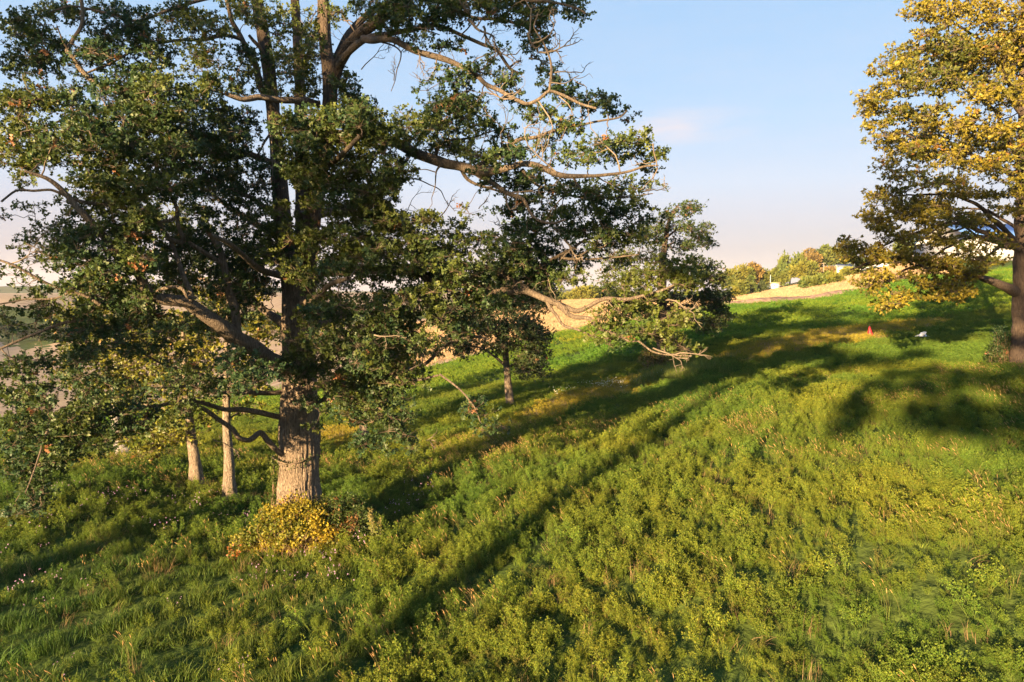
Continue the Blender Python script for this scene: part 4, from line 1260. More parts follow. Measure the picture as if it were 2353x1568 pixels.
T_ALF = [template("alfalfa_plant", alfalfa(rng.integers(7, 11), rng.uniform(.55, .8), .036, 26)) for _ in range(5)]
T_ALFD = [template("alfalfa_plant", alfalfa(8, .5, .032, 14, greens=((.09, .11, .03), (.17, .15, .045)))) for _ in range(2)]
T_ALM = [template("alfalfa_clump", alfalfa(9, .6, .062, 13, spread=.42)) for _ in range(4)]
T_ALF_FAR = [template("alfalfa_patch", alfalfa(12, .5, .11, 9, spread=.9)) for _ in range(3)]
T_GRASS = [template("grass_tuft", blades(34, .40, .0065, .22)) for _ in range(3)] + [template("grass_tuft", blades(30, .46, .0075, .22, arch=.9)) for _ in range(2)]
T_FOX = [template("foxtail_tuft", foxtail(rng.integers(4, 8), .75, .12)) for _ in range(3)]
T_DRY = [template("dry_tuft", blades(40, .6, .006, .3, cols=((.22, .16, .08), (.36, .28, .15)), arch=.6)) for _ in range(2)]
T_DEADST = [template("dead_stem_tuft", blades(14, .62, .0045, .25, cols=((.16, .10, .05), (.30, .21, .11)), arch=.7)) for _ in range(3)]
T_TALL = [template("tall_tuft", blades(36, 1.1, .011, .3, cols=((.10, .15, .03), (.18, .2, .05)), arch=.35)) for _ in range(2)]


def flowers(g):
    alfalfa(6, .55, .04, 8)(g)
    for _ in range(9):
        p = np.array([rng.normal() * .3, rng.normal() * .22, rng.uniform(.45, .7)])
        v, f = quads(np.repeat(p[None], 3, 0) + rng.normal(size=(3, 3)) * .012, rng.normal(size=(3, 3)), np.full(3, .05), np.full(3, .022))
        g.add(v, f, (.75, .76, .78))


T_WHITE = [template("white_flower_plant", flowers) for _ in range(2)]


def clover(g):
    alfalfa(6, .5, .034, 14)(g)
    for _ in range(5):
        p = np.array([rng.normal() * .2, rng.normal() * .2, rng.uniform(.4, .6)])
        v, f = quads(np.repeat(p[None], 5, 0), rng.normal(size=(5, 3)) + np.array([0, 0, .6]), np.full(5, .03), np.full(5, .010))
        g.add(v, f, (.45, .30, .48))


T_CLOV = [template("clover_plant", clover) for _ in range(2)]


def scatter(name, pts, rot, scale, tint, variant, temps, label):
    """one stuff object: instances of the templates on points"""
    N = len(pts)
    me = bpy.data.meshes.new(name)
    me.vertices.add(N)
    me.vertices.foreach_set("co", pts.astype(np.float32).ravel())
    for nm, ty, arr, key in (("rot", 'FLOAT_VECTOR', rot, "vector"), ("size", 'FLOAT', scale, "value"), ("variant", 'INT', variant, "value")):
        a = me.attributes.new(nm, ty, 'POINT')
        a.data.foreach_set(key, np.ascontiguousarray(arr, dtype=np.int32 if ty == 'INT' else np.float32).ravel())
    a = me.attributes.new("tint", 'FLOAT_VECTOR', 'POINT')
    a.data.foreach_set("vector", tint.astype(np.float32).ravel())
    o = bpy.data.objects.new(name, me)
    COL.objects.link(o)
    ng = bpy.data.node_groups.new(name, 'GeometryNodeTree')
    ng.interface.new_socket("Geometry", in_out='INPUT', socket_type='NodeSocketGeometry')
    ng.interface.new_socket("Geometry", in_out='OUTPUT', socket_type='NodeSocketGeometry')
    n, l = ng.nodes, ng.links
    gi, go = n.new("NodeGroupInput"), n.new("NodeGroupOutput")
    jn = n.new("GeometryNodeJoinGeometry")

    def attr(nm, ty):
        x = n.new("GeometryNodeInputNamedAttribute")
        x.data_type = ty
        x.inputs["Name"].default_value = nm
        return x.outputs["Attribute"]
    ra, sa, va = attr("rot", 'FLOAT_VECTOR'), attr("size", 'FLOAT'), attr("variant", 'INT')
    e2r = n.new("FunctionNodeEulerToRotation")
    l.new(ra, e2r.inputs[0])
    for k, t in enumerate(temps):
        oi = n.new("GeometryNodeObjectInfo")
        oi.inputs["Object"].default_value = t
        oi.inputs["As Instance"].default_value = False
        cmp_ = n.new("FunctionNodeCompare")
        cmp_.data_type = 'INT'
        cmp_.operation = 'EQUAL'
        l.new(va, cmp_.inputs[2])
        cmp_.inputs[3].default_value = k
        ip = n.new("GeometryNodeInstanceOnPoints")
        l.new(gi.outputs[0], ip.inputs["Points"])
        l.new(cmp_.outputs[0], ip.inputs["Selection"])
        l.new(oi.outputs["Geometry"], ip.inputs["Instance"])
        l.new(e2r.outputs[0], ip.inputs["Rotation"])
        l.new(sa, ip.inputs["Scale"])
        l.new(ip.outputs[0], jn.inputs[0])
    l.new(jn.outputs[0], go.inputs[0])
    md = o.modifiers.new("scatter", 'NODES')
    md.node_group = ng
    return tag(o, label, kind="stuff")


FE_U = np.array([-900, -300, 60, 350, 980, 1300, 1700, 1950, 2080, 2180, 2300, 2600])
FE_Y = np.array([98, 88, 77, 81, 86, 96, 110, 110, 113, 119, 150, 150])
TRUNKS = [(OB, .8), (RB, .6), (MB, .5), (CB, .3)]


def wedge(y0, y1, dens, half=.80, extra=3.0):
    """random points over the ground seen between two distances"""
    n = int(dens * (half * (y1 ** 2 - y0 ** 2) + 2 * extra * (y1 - y0)))
    y = np.sqrt(rng.random(n) * (y1 ** 2 - y0 ** 2) + y0 ** 2)
    x = (rng.random(n) * 2 - 1) * (half * y + extra)
    u = 1176 + 1569 * x / y
    k = y < np.interp(u, FE_U, FE_Y)
    for b, r in TRUNKS:
        k &= np.hypot(x - b[0], y - b[1]) > r
    x, y = x[k], y[k]
    return np.c_[x, y, ground(x, y)]


def uv(p):
    """picture position of world points"""
    d = p - CAM
    yy = d[:, 1] * CP - d[:, 2] * SP
    zz = d[:, 1] * SP + d[:, 2] * CP
    return 1176.5 + 1569 * d[:, 0] / yy, 784 - 1569 * zz / yy


def inpoly(p, poly):
    poly = np.asarray(poly, float)
    x, y = p[:, 0], p[:, 1]
    r = np.zeros(len(p), bool)
    j = len(poly) - 1
    for i in range(len(poly)):
        a, b = poly[i], poly[j]
        c = ((a[1] > y) != (b[1] > y)) & (x < (b[0] - a[0]) * (y - a[1]) / (b[1] - a[1] + 1e-12) + a[0])
        r ^= c
        j = i
    return r


def ground_poly(pts):
    return np.array([on_ground(u, v)[:2] for u, v in pts])


DRY = [ground_poly(q) for q in ([(1180, 975), (1290, 915), (1420, 880), (1540, 850), (1560, 862), (1470, 905), (1340, 945), (1230, 985)],
                                [(1600, 838), (1760, 795), (1900, 765), (2080, 745), (2180, 735), (2150, 760), (1950, 795), (1750, 835)],
                                [(730, 1000), (820, 975), (830, 1000), (740, 1030)], [(1210, 800), (1330, 780), (1400, 775), (1250, 800)])]
W1, W2 = on_ground(0, 1400)[:2], on_ground(560, 1270)[:2]
wdir = (W2 - W1) / np.linalg.norm(W2 - W1)
wnor = np.array([-wdir[1], wdir[0]])


def style(p):
    """tint, grassiness and height of the meadow at points"""
    q = p[:, :2]
    a = fbm(q * .12, 31, 3)
    b = fbm(q * .5, 37, 3)
    t = np.clip((a * .6 + b * .4 - .38) * 3.2, 0, 1)[:, None]
    tint = np.array([.68, .92, .85]) * (1 - t) + np.array([1.3, 1.15, .85]) * t
    dry = np.zeros(len(p), bool)
    for d in DRY:
        dry |= inpoly(q + (np.c_[vnoise(q * .9, 5), vnoise(q * .9, 6)] - .5) * 2.0, d)
    tint = np.where(dry[:, None], np.array([2.2, 1.45, 1.2]), tint)
    h = np.clip(.25 + 1.2 * fbm(q * 1.1, 41, 2), .38, 1.35)
    # mown grass rows on the lower left
    g = np.clip((-q[:, 0] - 2.5 + (fbm(q * .4, 43, 2) - .5) * 5) / 3, 0, 1) * np.clip((22.5 - q[:, 1]) / 4, 0, 1)
    s = (q - W1) @ wnor
    row = .5 + .5 * np.sin(s * 2 * math.pi / 1.7 + 1.2 * vnoise(q * .5, 47))
    return tint, g, h, row, dry


def rots(n, tilt=.18):
    return np.c_[rng.normal(size=n) * tilt, rng.normal(size=n) * tilt, rng.uniform(-.9, .9, n)]


def put(name, p, temps, s, tint, label, tilt=.18, spin=False):
    r = rots(len(p), tilt)
    if spin:
        r[:, 2] = rng.uniform(0, 2 * math.pi, len(p))
    tint = tint * rng.uniform(.8, 1.2, (len(p), 1))
    return scatter(name, p, r, s * rng.uniform(.8, 1.2, len(p)), tint, rng.integers(0, len(temps), len(p)), temps, label)


# near: alfalfa plants and grass
p = wedge(7.5, 27, 21, extra=2)
tint, g, h, row, dry = style(p)
k = rng.random(len(p)) > g * .93
clumpy = fbm(p[:, :2] * 1.3, 51, 2)
k &= rng.random(len(p)) < np.clip((clumpy - .36) * 5, .12, 1)
put("alfalfa", p[k], T_ALF + T_ALFD[:1], h[k] * .68, tint[k], "leafy green alfalfa plants covering the near meadow")
p = wedge(7.5, 27, 16, extra=2)
tint, g, h, row, dry = style(p)
k = rng.random(len(p)) < .22 + g
s = np.where(g > .5, .3 + .75 * row, .6)
put("meadow_grass", p[k], T_GRASS, s[k], tint[k] * .9, "long green grass blades between the plants and in rows on the lower left", .3, True)
# middle
p = wedge(27, 62, 10)
tint, g, h, row, dry = style(p)
put("alfalfa", p, T_ALM, h * .72, tint, "green plants of the middle meadow seen as a soft mat")
p = wedge(27, 50, 3)
tint, g, h, row, dry = style(p)
put("meadow_grass", p, T_GRASS, h * .9, tint, "green grass tufts among the plants of the middle meadow", .25, True)
p = wedge(60, 150, 1.7)
tint, g, h, row, dry = style(p)
put("alfalfa", p, T_ALF_FAR, h * .9, tint * np.array([.9, 1.1, .9]), "low green plants of the far meadow slope")
p = wedge(7.5, 30, 1.2, extra=2)
tint, g, h, row, dry = style(p)
k = rng.random(len(p)) > g
put("alfalfa", p[k], T_ALF, np.full(k.sum(), .95), tint[k], "tall bushy alfalfa plants standing above the rest of the near meadow", .22)
# low fill and dead stems between the near plants
p = wedge(7.5, 27, 9, extra=2)
tint, g, h, row, dry = style(p)
k = rng.random(len(p)) > g
put("alfalfa", p[k], T_ALF, np.full(k.sum(), .36), tint[k] * np.array([.85, .95, .9]), "low dark green seedlings under the alfalfa plants of the near meadow")
p = wedge(7.5, 34, 1.6, extra=2)
k = fbm(p[:, :2] * .8, 141, 2) > .5
put("dead_stems", p[k], T_DEADST, np.full(k.sum(), .75), np.ones((k.sum(), 3)), "thin brown dead stems tangled among the near plants", .3, True)
# foxtails
p = wedge(8, 34, 4.5, extra=1)
c = fbm(p[:, :2] * .35, 61, 3)
_, g, *_ = style(p)
k = (rng.random(len(p)) < np.clip((c - .56) * 6, 0.015, 1) * (1 - .75 * g))
put("foxtail_grass", p[k], T_FOX, np.full(k.sum(), .8), np.ones((k.sum(), 3)), "golden foxtail seed heads nodding over the meadow", .12)
# clover near the rows
p = wedge(13, 26, 1.2)
k = (p[:, 0] < -3) & (fbm(p[:, :2] * .4, 71, 2) > .5)
put("clover", p[k], T_CLOV, np.full(k.sum(), .9), np.ones((k.sum(), 3)), "pink clover heads among the grass left of the huge oak")
# dry grass
P_all = wedge(20, 80, 6)
k = np.zeros(len(P_all), bool)
for d in DRY:
    k |= inpoly(P_all[:, :2] + (np.c_[vnoise(P_all[:, :2] * .9, 5), vnoise(P_all[:, :2] * .9, 6)] - .5) * 2.0, d)
k &= rng.random(len(P_all)) < .7
ring = []
for (u, v, n, rx) in ((455, 1128, 26, .9), (545, 1160, 40, 1.2), (300, 1058, 50, 2.0), (350, 1050, 40, 2.0), (845, 1028, 26, 1.2), (1130, 905, 30, 1.5), (1520, 848, 50, 1.8), (2290, 850, 40, 2.2)):
    c = on_ground(u, v)
    q = c[:2] + rng.normal(size=(n, 2)) * np.array([rx, .7]) * .5
    ring.append(np.c_[q, ground(q[:, 0], q[:, 1])])
pd = np.concatenate([P_all[k]] + ring)
put("dry_grass", pd, T_DRY, np.r_[np.full(k.sum(), .9), np.full(len(pd) - k.sum(), .7)], np.ones((len(pd), 3)), "tan dry grass in bands across the meadow and around the tree bases", .3, True)
# tall bright grass at the brow
q = []
for (u, v, n, r) in ((1560, 872, 90, 2.4), (1600, 866, 40, 1.6), (1500, 885, 20, 1.2), (1390, 868, 14, .6)):
    c = on_ground(u, v)
    z = c[:2] + rng.normal(size=(n, 2)) * r * .55
    q.append(np.c_[z, ground(z[:, 0], z[:, 1])])
q = np.concatenate(q)
put("tall_grass", q, T_TALL, np.full(len(q), 1.0), np.ones((len(q), 3)), "tall bright grass clump on the brow below the lone round tree", .15, True)
c = on_ground(1440, 892)
z = c[:2] + rng.normal(size=(22, 2)) * np.array([2.2, 1.2])
q = np.c_[z, ground(z[:, 0], z[:, 1])]
put("white_wildflowers", q, T_WHITE, np.full(len(q), .9), np.ones((len(q), 3)), "small white wildflowers in the dry band of the meadow", .2)


# stubble and clods on the tan field
def stubble(g):
    for _ in range(14):
        p = np.array([rng.normal() * .45, rng.normal() * .45, 0])
        d = rng.normal(size=3) * .35 + np.array([0, 0, 1])
        L = rng.uniform(.12, .34)
        v, f = tubes(np.array([[p, p + unit(d) * L]]), np.array([[.035, .02]]), 3)
        g.add(v, f, np.array((.40, .29, .17)) * rng.uniform(.75, 1.2))


T_STUB = [template("stubble_tuft", stubble) for _ in range(3)]
n = 26000
yy = np.sqrt(rng.random(n) * (235 ** 2 - 78 ** 2) + 78 ** 2)
uu = rng.uniform(900, 2180, n)
xx = (uu - 1176.5) / 1569 * yy
k = (yy > np.interp(uu, FE_U, FE_Y) + 3) & (yy < np.interp(uu, [900, 1350, 1680, 1800, 1960, 2185], [270, 240, 214, 225, 205, 205]))
q = np.c_[xx[k], yy[k], ground(xx[k], yy[k]) + .05]
put("field_stubble", q, T_STUB, np.full(len(q), 1.15), np.ones((len(q), 3)), "cut tan crop stubble standing over the field", .1, True)

# ------------------------------------------------------------------ bushes and weeds at the big oak's foot
def bush(name, base, blobs, colfn, label, cat, leaf=.07, stem=(.2, .13, .08), n_stem=40, per=8, nleaf=5, area=(.12, .25), group=None, kind="oval", stem_h=1.0):
    e = thing(name, base, label, cat, group)
    g = Geo()
    P0, R0 = [], []
    cl = []
    for (x, y, z, rx, ry, rz, n) in blobs:
        q = unit(rng.normal(size=(n, 3))) * rng.random((n, 1)) ** .4
        cl.append(np.array(base) + np.array([x, y, z]) + q * np.array([rx, ry, rz]))
    cl = np.concatenate(cl)
    for c in cl:
        b = np.array(base) + np.array([(c[0] - base[0]) * .55, (c[1] - base[1]) * .55, 0]) + rng.normal(size=3) * np.array([.1, .1, 0])
        b[2] = gz(b[0], b[1])
        t = np.linspace(0, 1, 5)[:, None]
        p = b * (1 - t) + c * t
        p[1:-1] += rng.normal(size=(3, 3)) * .05
        P0.append(p)
        R0.append(np.linspace(.009, .004, 5))
    v, f = tubes(np.array(P0), np.array(R0), 4)
    g.add(v, f)
    tag(g.build("stems", plain("brown_stems", stem, .9), e), kind="stuff")
    M = len(cl) * per
    cc = np.repeat(cl, per, 0)
    pos = cc + unit(rng.normal(size=(M, 3))) * rng.uniform(area[0] * .3, area[1], (M, 1))
    idx = np.repeat(np.arange(M), nleaf)
    d = unit(rng.normal(size=(len(idx), 3)) + np.array([0, 0, .2]))
    pp = pos[idx] + d * .02 + rng.normal(size=(len(idx), 3)) * .03
    leaves("foliage", pp, d, leaf * rng.uniform(.7, 1.3, len(idx)), colfn(pos)[idx] * rng.uniform(.75, 1.25, (len(idx), 1)), M_BUSH, e, kind, .9)
    return e


OG = OB
bush("vine_bush", OG + np.array([.25, -1.15, 0]), [(-1.0, .0, .6, .6, .5, .5, 40), (-.2, -.15, .9, .9, .5, .65, 110), (.5, -.1, .9, .6, .45, .6, 60), (0, .1, 1.4, .5, .25, .4, 30), (-.75, .2, 1.0, .4, .3, .5, 30), (-1.4, .1, .4, .5, .4, .35, 20), (.9, 0, .6, .5, .4, .4, 24)],
     oak_cols((.10, .13, .02), (.34, .26, .025), (.2, .11, .04), .05, 1.1, 81, .12), "yellow leaved vine bush climbing the front of the huge oak's foot", "bush", .085)
bush("bramble_bush", OG + np.array([1.35, -.75, 0]), [(-.1, 0, 1.1, .6, .45, .65, 80), (.5, .0, 1.1, .55, .45, .7, 80), (.2, -.4, .6, .7, .4, .45, 44), (.95, -.1, .6, .4, .4, .45, 30), (-.5, -.1, 1.2, .4, .3, .45, 22)],
     oak_cols((.045, .075, .018), (.13, .13, .02), (.2, .11, .04), .05, 1.2, 84), "green bramble bush with brown stems against the huge oak's right side", "bush", .08)
bush("ivy_vine", OG + np.array([-.72, -.1, 0]), [(.02, -.1, 1.2, .12, .2, .9, 14), (.08, -.1, 2.4, .1, .2, .5, 8), (-.05, -.1, .6, .15, .2, .4, 10)],
     oak_cols((.04, .075, .02), (.09, .12, .02), (.2, .11, .04), .02, 1.2, 86), "green ivy climbing the left edge of the huge oak's trunk", "vine", .1, per=4, nleaf=4, area=(.05, .14))
# vine ring round the trunk
vr = thing("trunk_vine", OB, "leafy vine strand wrapped around the huge oak's trunk below the elbow branch", "vine")
tt = np.linspace(-.2, 1.2, 60)
ang = math.pi + tt * math.pi
zc = P(687, 1062, 20.4)[2]
path = np.c_[OB[0] + .70 * np.cos(ang), OB[1] + .70 * np.sin(ang), zc + .06 * np.sin(tt * 9) + .05 * tt]
v, f = tubes(path[None], np.full((1, 60), .022), 6)
mesh_obj("stem", v, f, 4, M_TWIG, vr)
k = rng.integers(0, 60, 150)
pp = path[k] + rng.normal(size=(150, 3)) * np.array([.08, .05, .10])
pp[:, 1] -= .06
leaves("foliage", pp, rng.normal(size=(150, 3)), rng.uniform(.06, .11, 150), oak_cols((.04, .07, .02), (.1, .12, .02), seed=88)(pp), M_BUSH, vr, "oval")

# tall weed with upright stems, orange sapling
WB = on_ground(868, 1262)


def stems_weed(base, n, h, label, name, leafcol, headcol=None, leaf=.13, spread=.35):
    e = thing(name, base, label, "plant")
    for i in range(n):
        a = rng.uniform(0, 2 * math.pi)
        p0 = np.array(base) + np.array([math.cos(a), math.sin(a) * .6, 0]) * rng.uniform(.05, spread)
        H = h * rng.uniform(.65, 1.1)
        t = np.linspace(0, 1, 7)[:, None]
        path = p0 + t * np.array([rng.normal() * .12, rng.normal() * .1, H])
        path[1:] += rng.normal(size=(6, 3)) * .02
        v, f = tubes(path[None], np.linspace(.014, .006, 7)[None], 5)
        s = mesh_obj("stem", v, f, 4, M_GSTEM, e)
        m = 22
        q = rng.uniform(.1, .8, m)
        pos = np.stack([np.interp(q, t[:, 0], path[:, c]) for c in range(3)], 1)
        d = unit(rng.normal(size=(m, 3)) * np.array([1, 1, .4]) + np.array([0, 0, .3]))
        pos2 = pos
        leaves("foliage", pos2, d, leaf * rng.uniform(.7, 1.2, m), leafcol(pos2), M_BUSH, s, "oval")
        if headcol is not None:
            m = 26
            q = rng.uniform(.72, 1.03, m)
            pos = np.stack([np.interp(q, t[:, 0], path[:, c]) for c in range(3)], 1) + rng.normal(size=(m, 3)) * .02
            leaves("seed_head", pos, rng.normal(size=(m, 3)) + np.array([0, 0, 1.2]), np.full(m, .06), np.tile(headcol, (m, 1)), M_BUSH, s, "oval")
    return e


M_GSTEM = plain("green_stem", (.13, .13, .05), .8)
stems_weed(WB, 6, 1.15, "tall upright weed with seed spikes standing right of the huge oak's bushes", "tall_weed", oak_cols((.07, .1, .02), (.15, .15, .03), seed=91), (.24, .20, .07))
stems_weed(on_ground(535, 1300), 5, .75, "small sapling with orange leaves left of the huge oak's yellow bush", "sapling", oak_cols((.36, .12, .035), (.30, .16, .04), seed=92), None, .085, .2)
# bushes elsewhere
bush("shrub", MB + np.array([-.8, -1.0, 0]), [(-.4, 0, .8, .8, .6, .8, 40), (.6, 0, .6, .7, .6, .6, 26)], oak_cols((.06, .07, .025), (.13, .11, .03), (.2, .13, .06), .06, .6, 93),
     "brownish green shrub at the foot of the lone round tree", "shrub", .13, per=8, nleaf=4, area=(.2, .4))
bush("shrub", RB + np.array([-.75, .5, 0]), [(0, 0, 1.2, .4, .4, 1.0, 40), (-.2, 0, .6, .5, .5, .5, 20)], oak_cols((.03, .055, .02), (.06, .08, .02), seed=95),
     "dark green shrub growing against the right oak's trunk", "shrub", .12, per=8, nleaf=4, area=(.15, .3))
bush("shrub", on_ground(945, 1098) , [(0, 0, .2, .25, .25, .2, 6)], oak_cols((.05, .09, .02), (.1, .13, .02), seed=96), "low green shrub in the open meadow right of the hanging branches", "shrub", .08)

# ------------------------------------------------------------------ red cone and white sheet
CB2 = on_ground(2000, 779)
cn = thing("traffic_cone", CB2, "small red plastic cone on a wooden stake in the sunlit grass", "cone")
cs = CB2[1] / 1569.0
tilt = Matrix.Translation(Vector(CB2)) @ Matrix.Rotation(-.14, 4, 'Y') @ Matrix.Rotation(.06, 4, 'X')


def tilted(o):
    o.data.transform(Matrix.Translation(-Vector(CB2)))
    o.data.transform(tilt)


M_RED = plain("red_plastic", (.62, .03, .035), .45, .15, 12)
prof = [(.0, .92), (.035, .92), (.05, .90), (.10, .70), (.155, .45), (.205, .24), (.21, .225), (.30, .225), (.305, .20), (.30, .185), (.0, .185)]
N = 28
pv = np.array([[r * math.cos(2 * math.pi * k / N), r * math.sin(2 * math.pi * k / N), z] for r, z in prof for k in range(N)]) + CB2
pf = [[i * N + k, i * N + (k + 1) % N, (i + 1) * N + (k + 1) % N, (i + 1) * N + k] for i in range(len(prof) - 1) for k in range(N)]
tilted(mesh_obj("cone_body", pv, pf, 4, M_RED, cn, smooth=False))
g = Geo()
g.box(CB2 + np.array([0, 0, .05]), (.045, .03, .5))
tilted(g.build("stake", plain("stake_wood", (.35, .26, .17), .9, .3, 8), cn))

SB = on_ground(2118, 783)
ss = 22 / 1569.0 * SB[1] / 2
n = 46
xs = np.linspace(-1, 1, n)
gx2, gy2 = np.meshgrid(xs, xs)
px_, py_ = gx2.ravel() * ss * 1.1, gy2.ravel() * ss * .55
hh = np.clip(fbm(np.c_[px_, py_] * 4.0, 101, 3) - .25, 0, 1) * .75 * np.clip(1.25 - np.hypot(gx2.ravel(), gy2.ravel()), 0.1, 1) + .22
px_ = px_ + (fbm(np.c_[gx2.ravel(), gy2.ravel()] * 3, 103, 2) - .5) * .35
py_ = py_ + (fbm(np.c_[gx2.ravel(), gy2.ravel()] * 3, 105, 2) - .5) * .35
ii = np.arange(n - 1)[:, None] * n
jj = np.arange(n - 1)[None]
ff = np.stack([ii + jj, ii + jj + 1, ii + n + jj + 1, ii + n + jj], -1).reshape(-1, 4)
o = mesh_obj("plastic_sheet", np.c_[px_ + SB[0], py_ + SB[1], SB[2] + hh], ff, 4, plain("white_plastic", (.8, .8, .82), .35), smooth=True)
md = o.modifiers.new("thick", 'SOLIDIFY')
md.thickness = .01
tag(o, "crumpled white plastic sheet lying on the grass right of the red cone", "sheet")

# ------------------------------------------------------------------ far side: bank, road, buildings, tree lines
bank_pts = [XY(u, y) for u, y in ((1560, 110), (1660, 112), (1720, 111), (1790, 112), (1850, 113), (1920, 114), (2000, 116))]
a = catmull(np.array(bank_pts), 1.5)
prof_n = 14
tt = np.linspace(-1, 1, prof_n)
bv = []
for q in a:
    y = q[1] + tt * 2.6
    x = q[0] + tt * .2
    bv.append(np.c_[x, y, ground(x, y) + 0.0])
bv = np.concatenate(bv)
tcol = np.tile(tt, len(a))
bv[:, 2] += (1 - tcol ** 2) * (0.35 + 1.1 * fbm(bv[:, :2] * .35, 111, 3)) * np.clip(np.repeat(np.sin(np.linspace(0.05, math.pi - .05, len(a))), prof_n) * 2, 0, 1) - .05 + (fbm(bv[:, :2] * 1.6, 113, 2) - .5) * .5 * (1 - tcol ** 2)
ii = np.arange(len(a) - 1)[:, None] * prof_n
jj = np.arange(prof_n - 1)[None]
o = mesh_obj("dirt_bank", bv, np.stack([ii + jj, ii + prof_n + jj, ii + prof_n + jj + 1, ii + jj + 1], -1).reshape(-1, 4), 4, plain("bank_soil", (.30, .21, .16), 1.0, .5, 1.2, .6, spec=.05), smooth=True)
tag(o, "low grey brown heap of soil along the field edge", kind="structure")

o = sheet("distant_field", [XY(-1300, 440), XY(-300, 430), XY(400, 400), XY(1000, 380), XY(1330, 400)], [XY(-1300, 1400), XY(-300, 1400), XY(400, 1300), XY(1000, 1000), XY(1330, 900)], 90, 30, .4, M_FIELD, .3, 9)
tag(o, "pale tan fields far off on the left", kind="structure")
M_GREENV = leaf_mat("far_leaves", .25, .7)


def far_tree(u, vb, vt, hw, Y, label, cols, shape="round", n=None, name="field_tree", cat="tree", group=None, leaf=1.0):
    b = P(u, vb, Y)
    b[2] = gz(b[0], b[1]) if abs(gz(b[0], b[1]) - b[2]) > .01 else b[2]
    top = P(u, vt, Y)[2]
    H = max(top - b[2], 2.0)
    W = hw * Y / 1569.0
    e = thing(name, b, label, cat, group)
    tp = np.array([b + [0, 0, -.4], b + [0, 0, H * .3], b + [.1 * W, 0, H * .6], b + [0, 0, H * .86]])
    round_mesh("trunk", tp, [.03 * H, .024 * H, .016 * H, .006 * H], 7, M_DARKB, e, step=1.0)
    nb = 14 if shape == "round" else 10
    cl, sz = [], []
    if shape == "cone":
        for k in range(26):
            t = rng.random() ** 1.3
            a = rng.uniform(0, 6.28)
            r = W * (1 - t) * .75
            cl.append(b + np.array([r * math.cos(a), r * math.sin(a), H * (.08 + .88 * t)]))
            sz.append(W * .38 * (1 - .7 * t))
    elif shape == "wisp":
        for k in range(26):
            a = rng.uniform(0, 6.28)
            t = rng.random()
            cl.append(b + np.array([W * math.cos(a) * (.25 + .7 * t), W * math.sin(a) * (.25 + .7 * t), H * (.25 + .62 * rng.random() * (1.1 - .4 * t))]))
            sz.append(W * .22)
    else:
        lo = .12 if shape == "bush" else .34
        for k in range(30):
            q = unit(rng.normal(size=3)) * rng.random() ** .35
            cl.append(b + np.array([q[0] * W * .78, q[1] * W * .78, H * ((1 + lo) / 2 + q[2] * (1 - lo) / 2 * .86)]))
            sz.append(W * .3)
    cl, sz = np.array(cl), np.array(sz)
    m = n or int(np.clip(70 * len(cl) * (W / 5), 1400, 3200))
    k = rng.integers(0, len(cl), m)
    d = unit(rng.normal(size=(m, 3)))
    pos = cl[k] + d * (sz[k] * rng.uniform(.6, 1.0, m))[:, None]
    if shape == "wisp":
        pos[:, 2] += np.abs(rng.normal(size=m)) * .12 * H
        d = unit(d * .5 + np.array([0, 0, 1]))
    col = cols(pos)
    leaves("crown", pos, d + np.array([0, 0, .3]), leaf * rng.uniform(.7, 1.3, m) * min(1, .5 + W / 8), col, M_GREENV, e, "oval", .5)
    return e


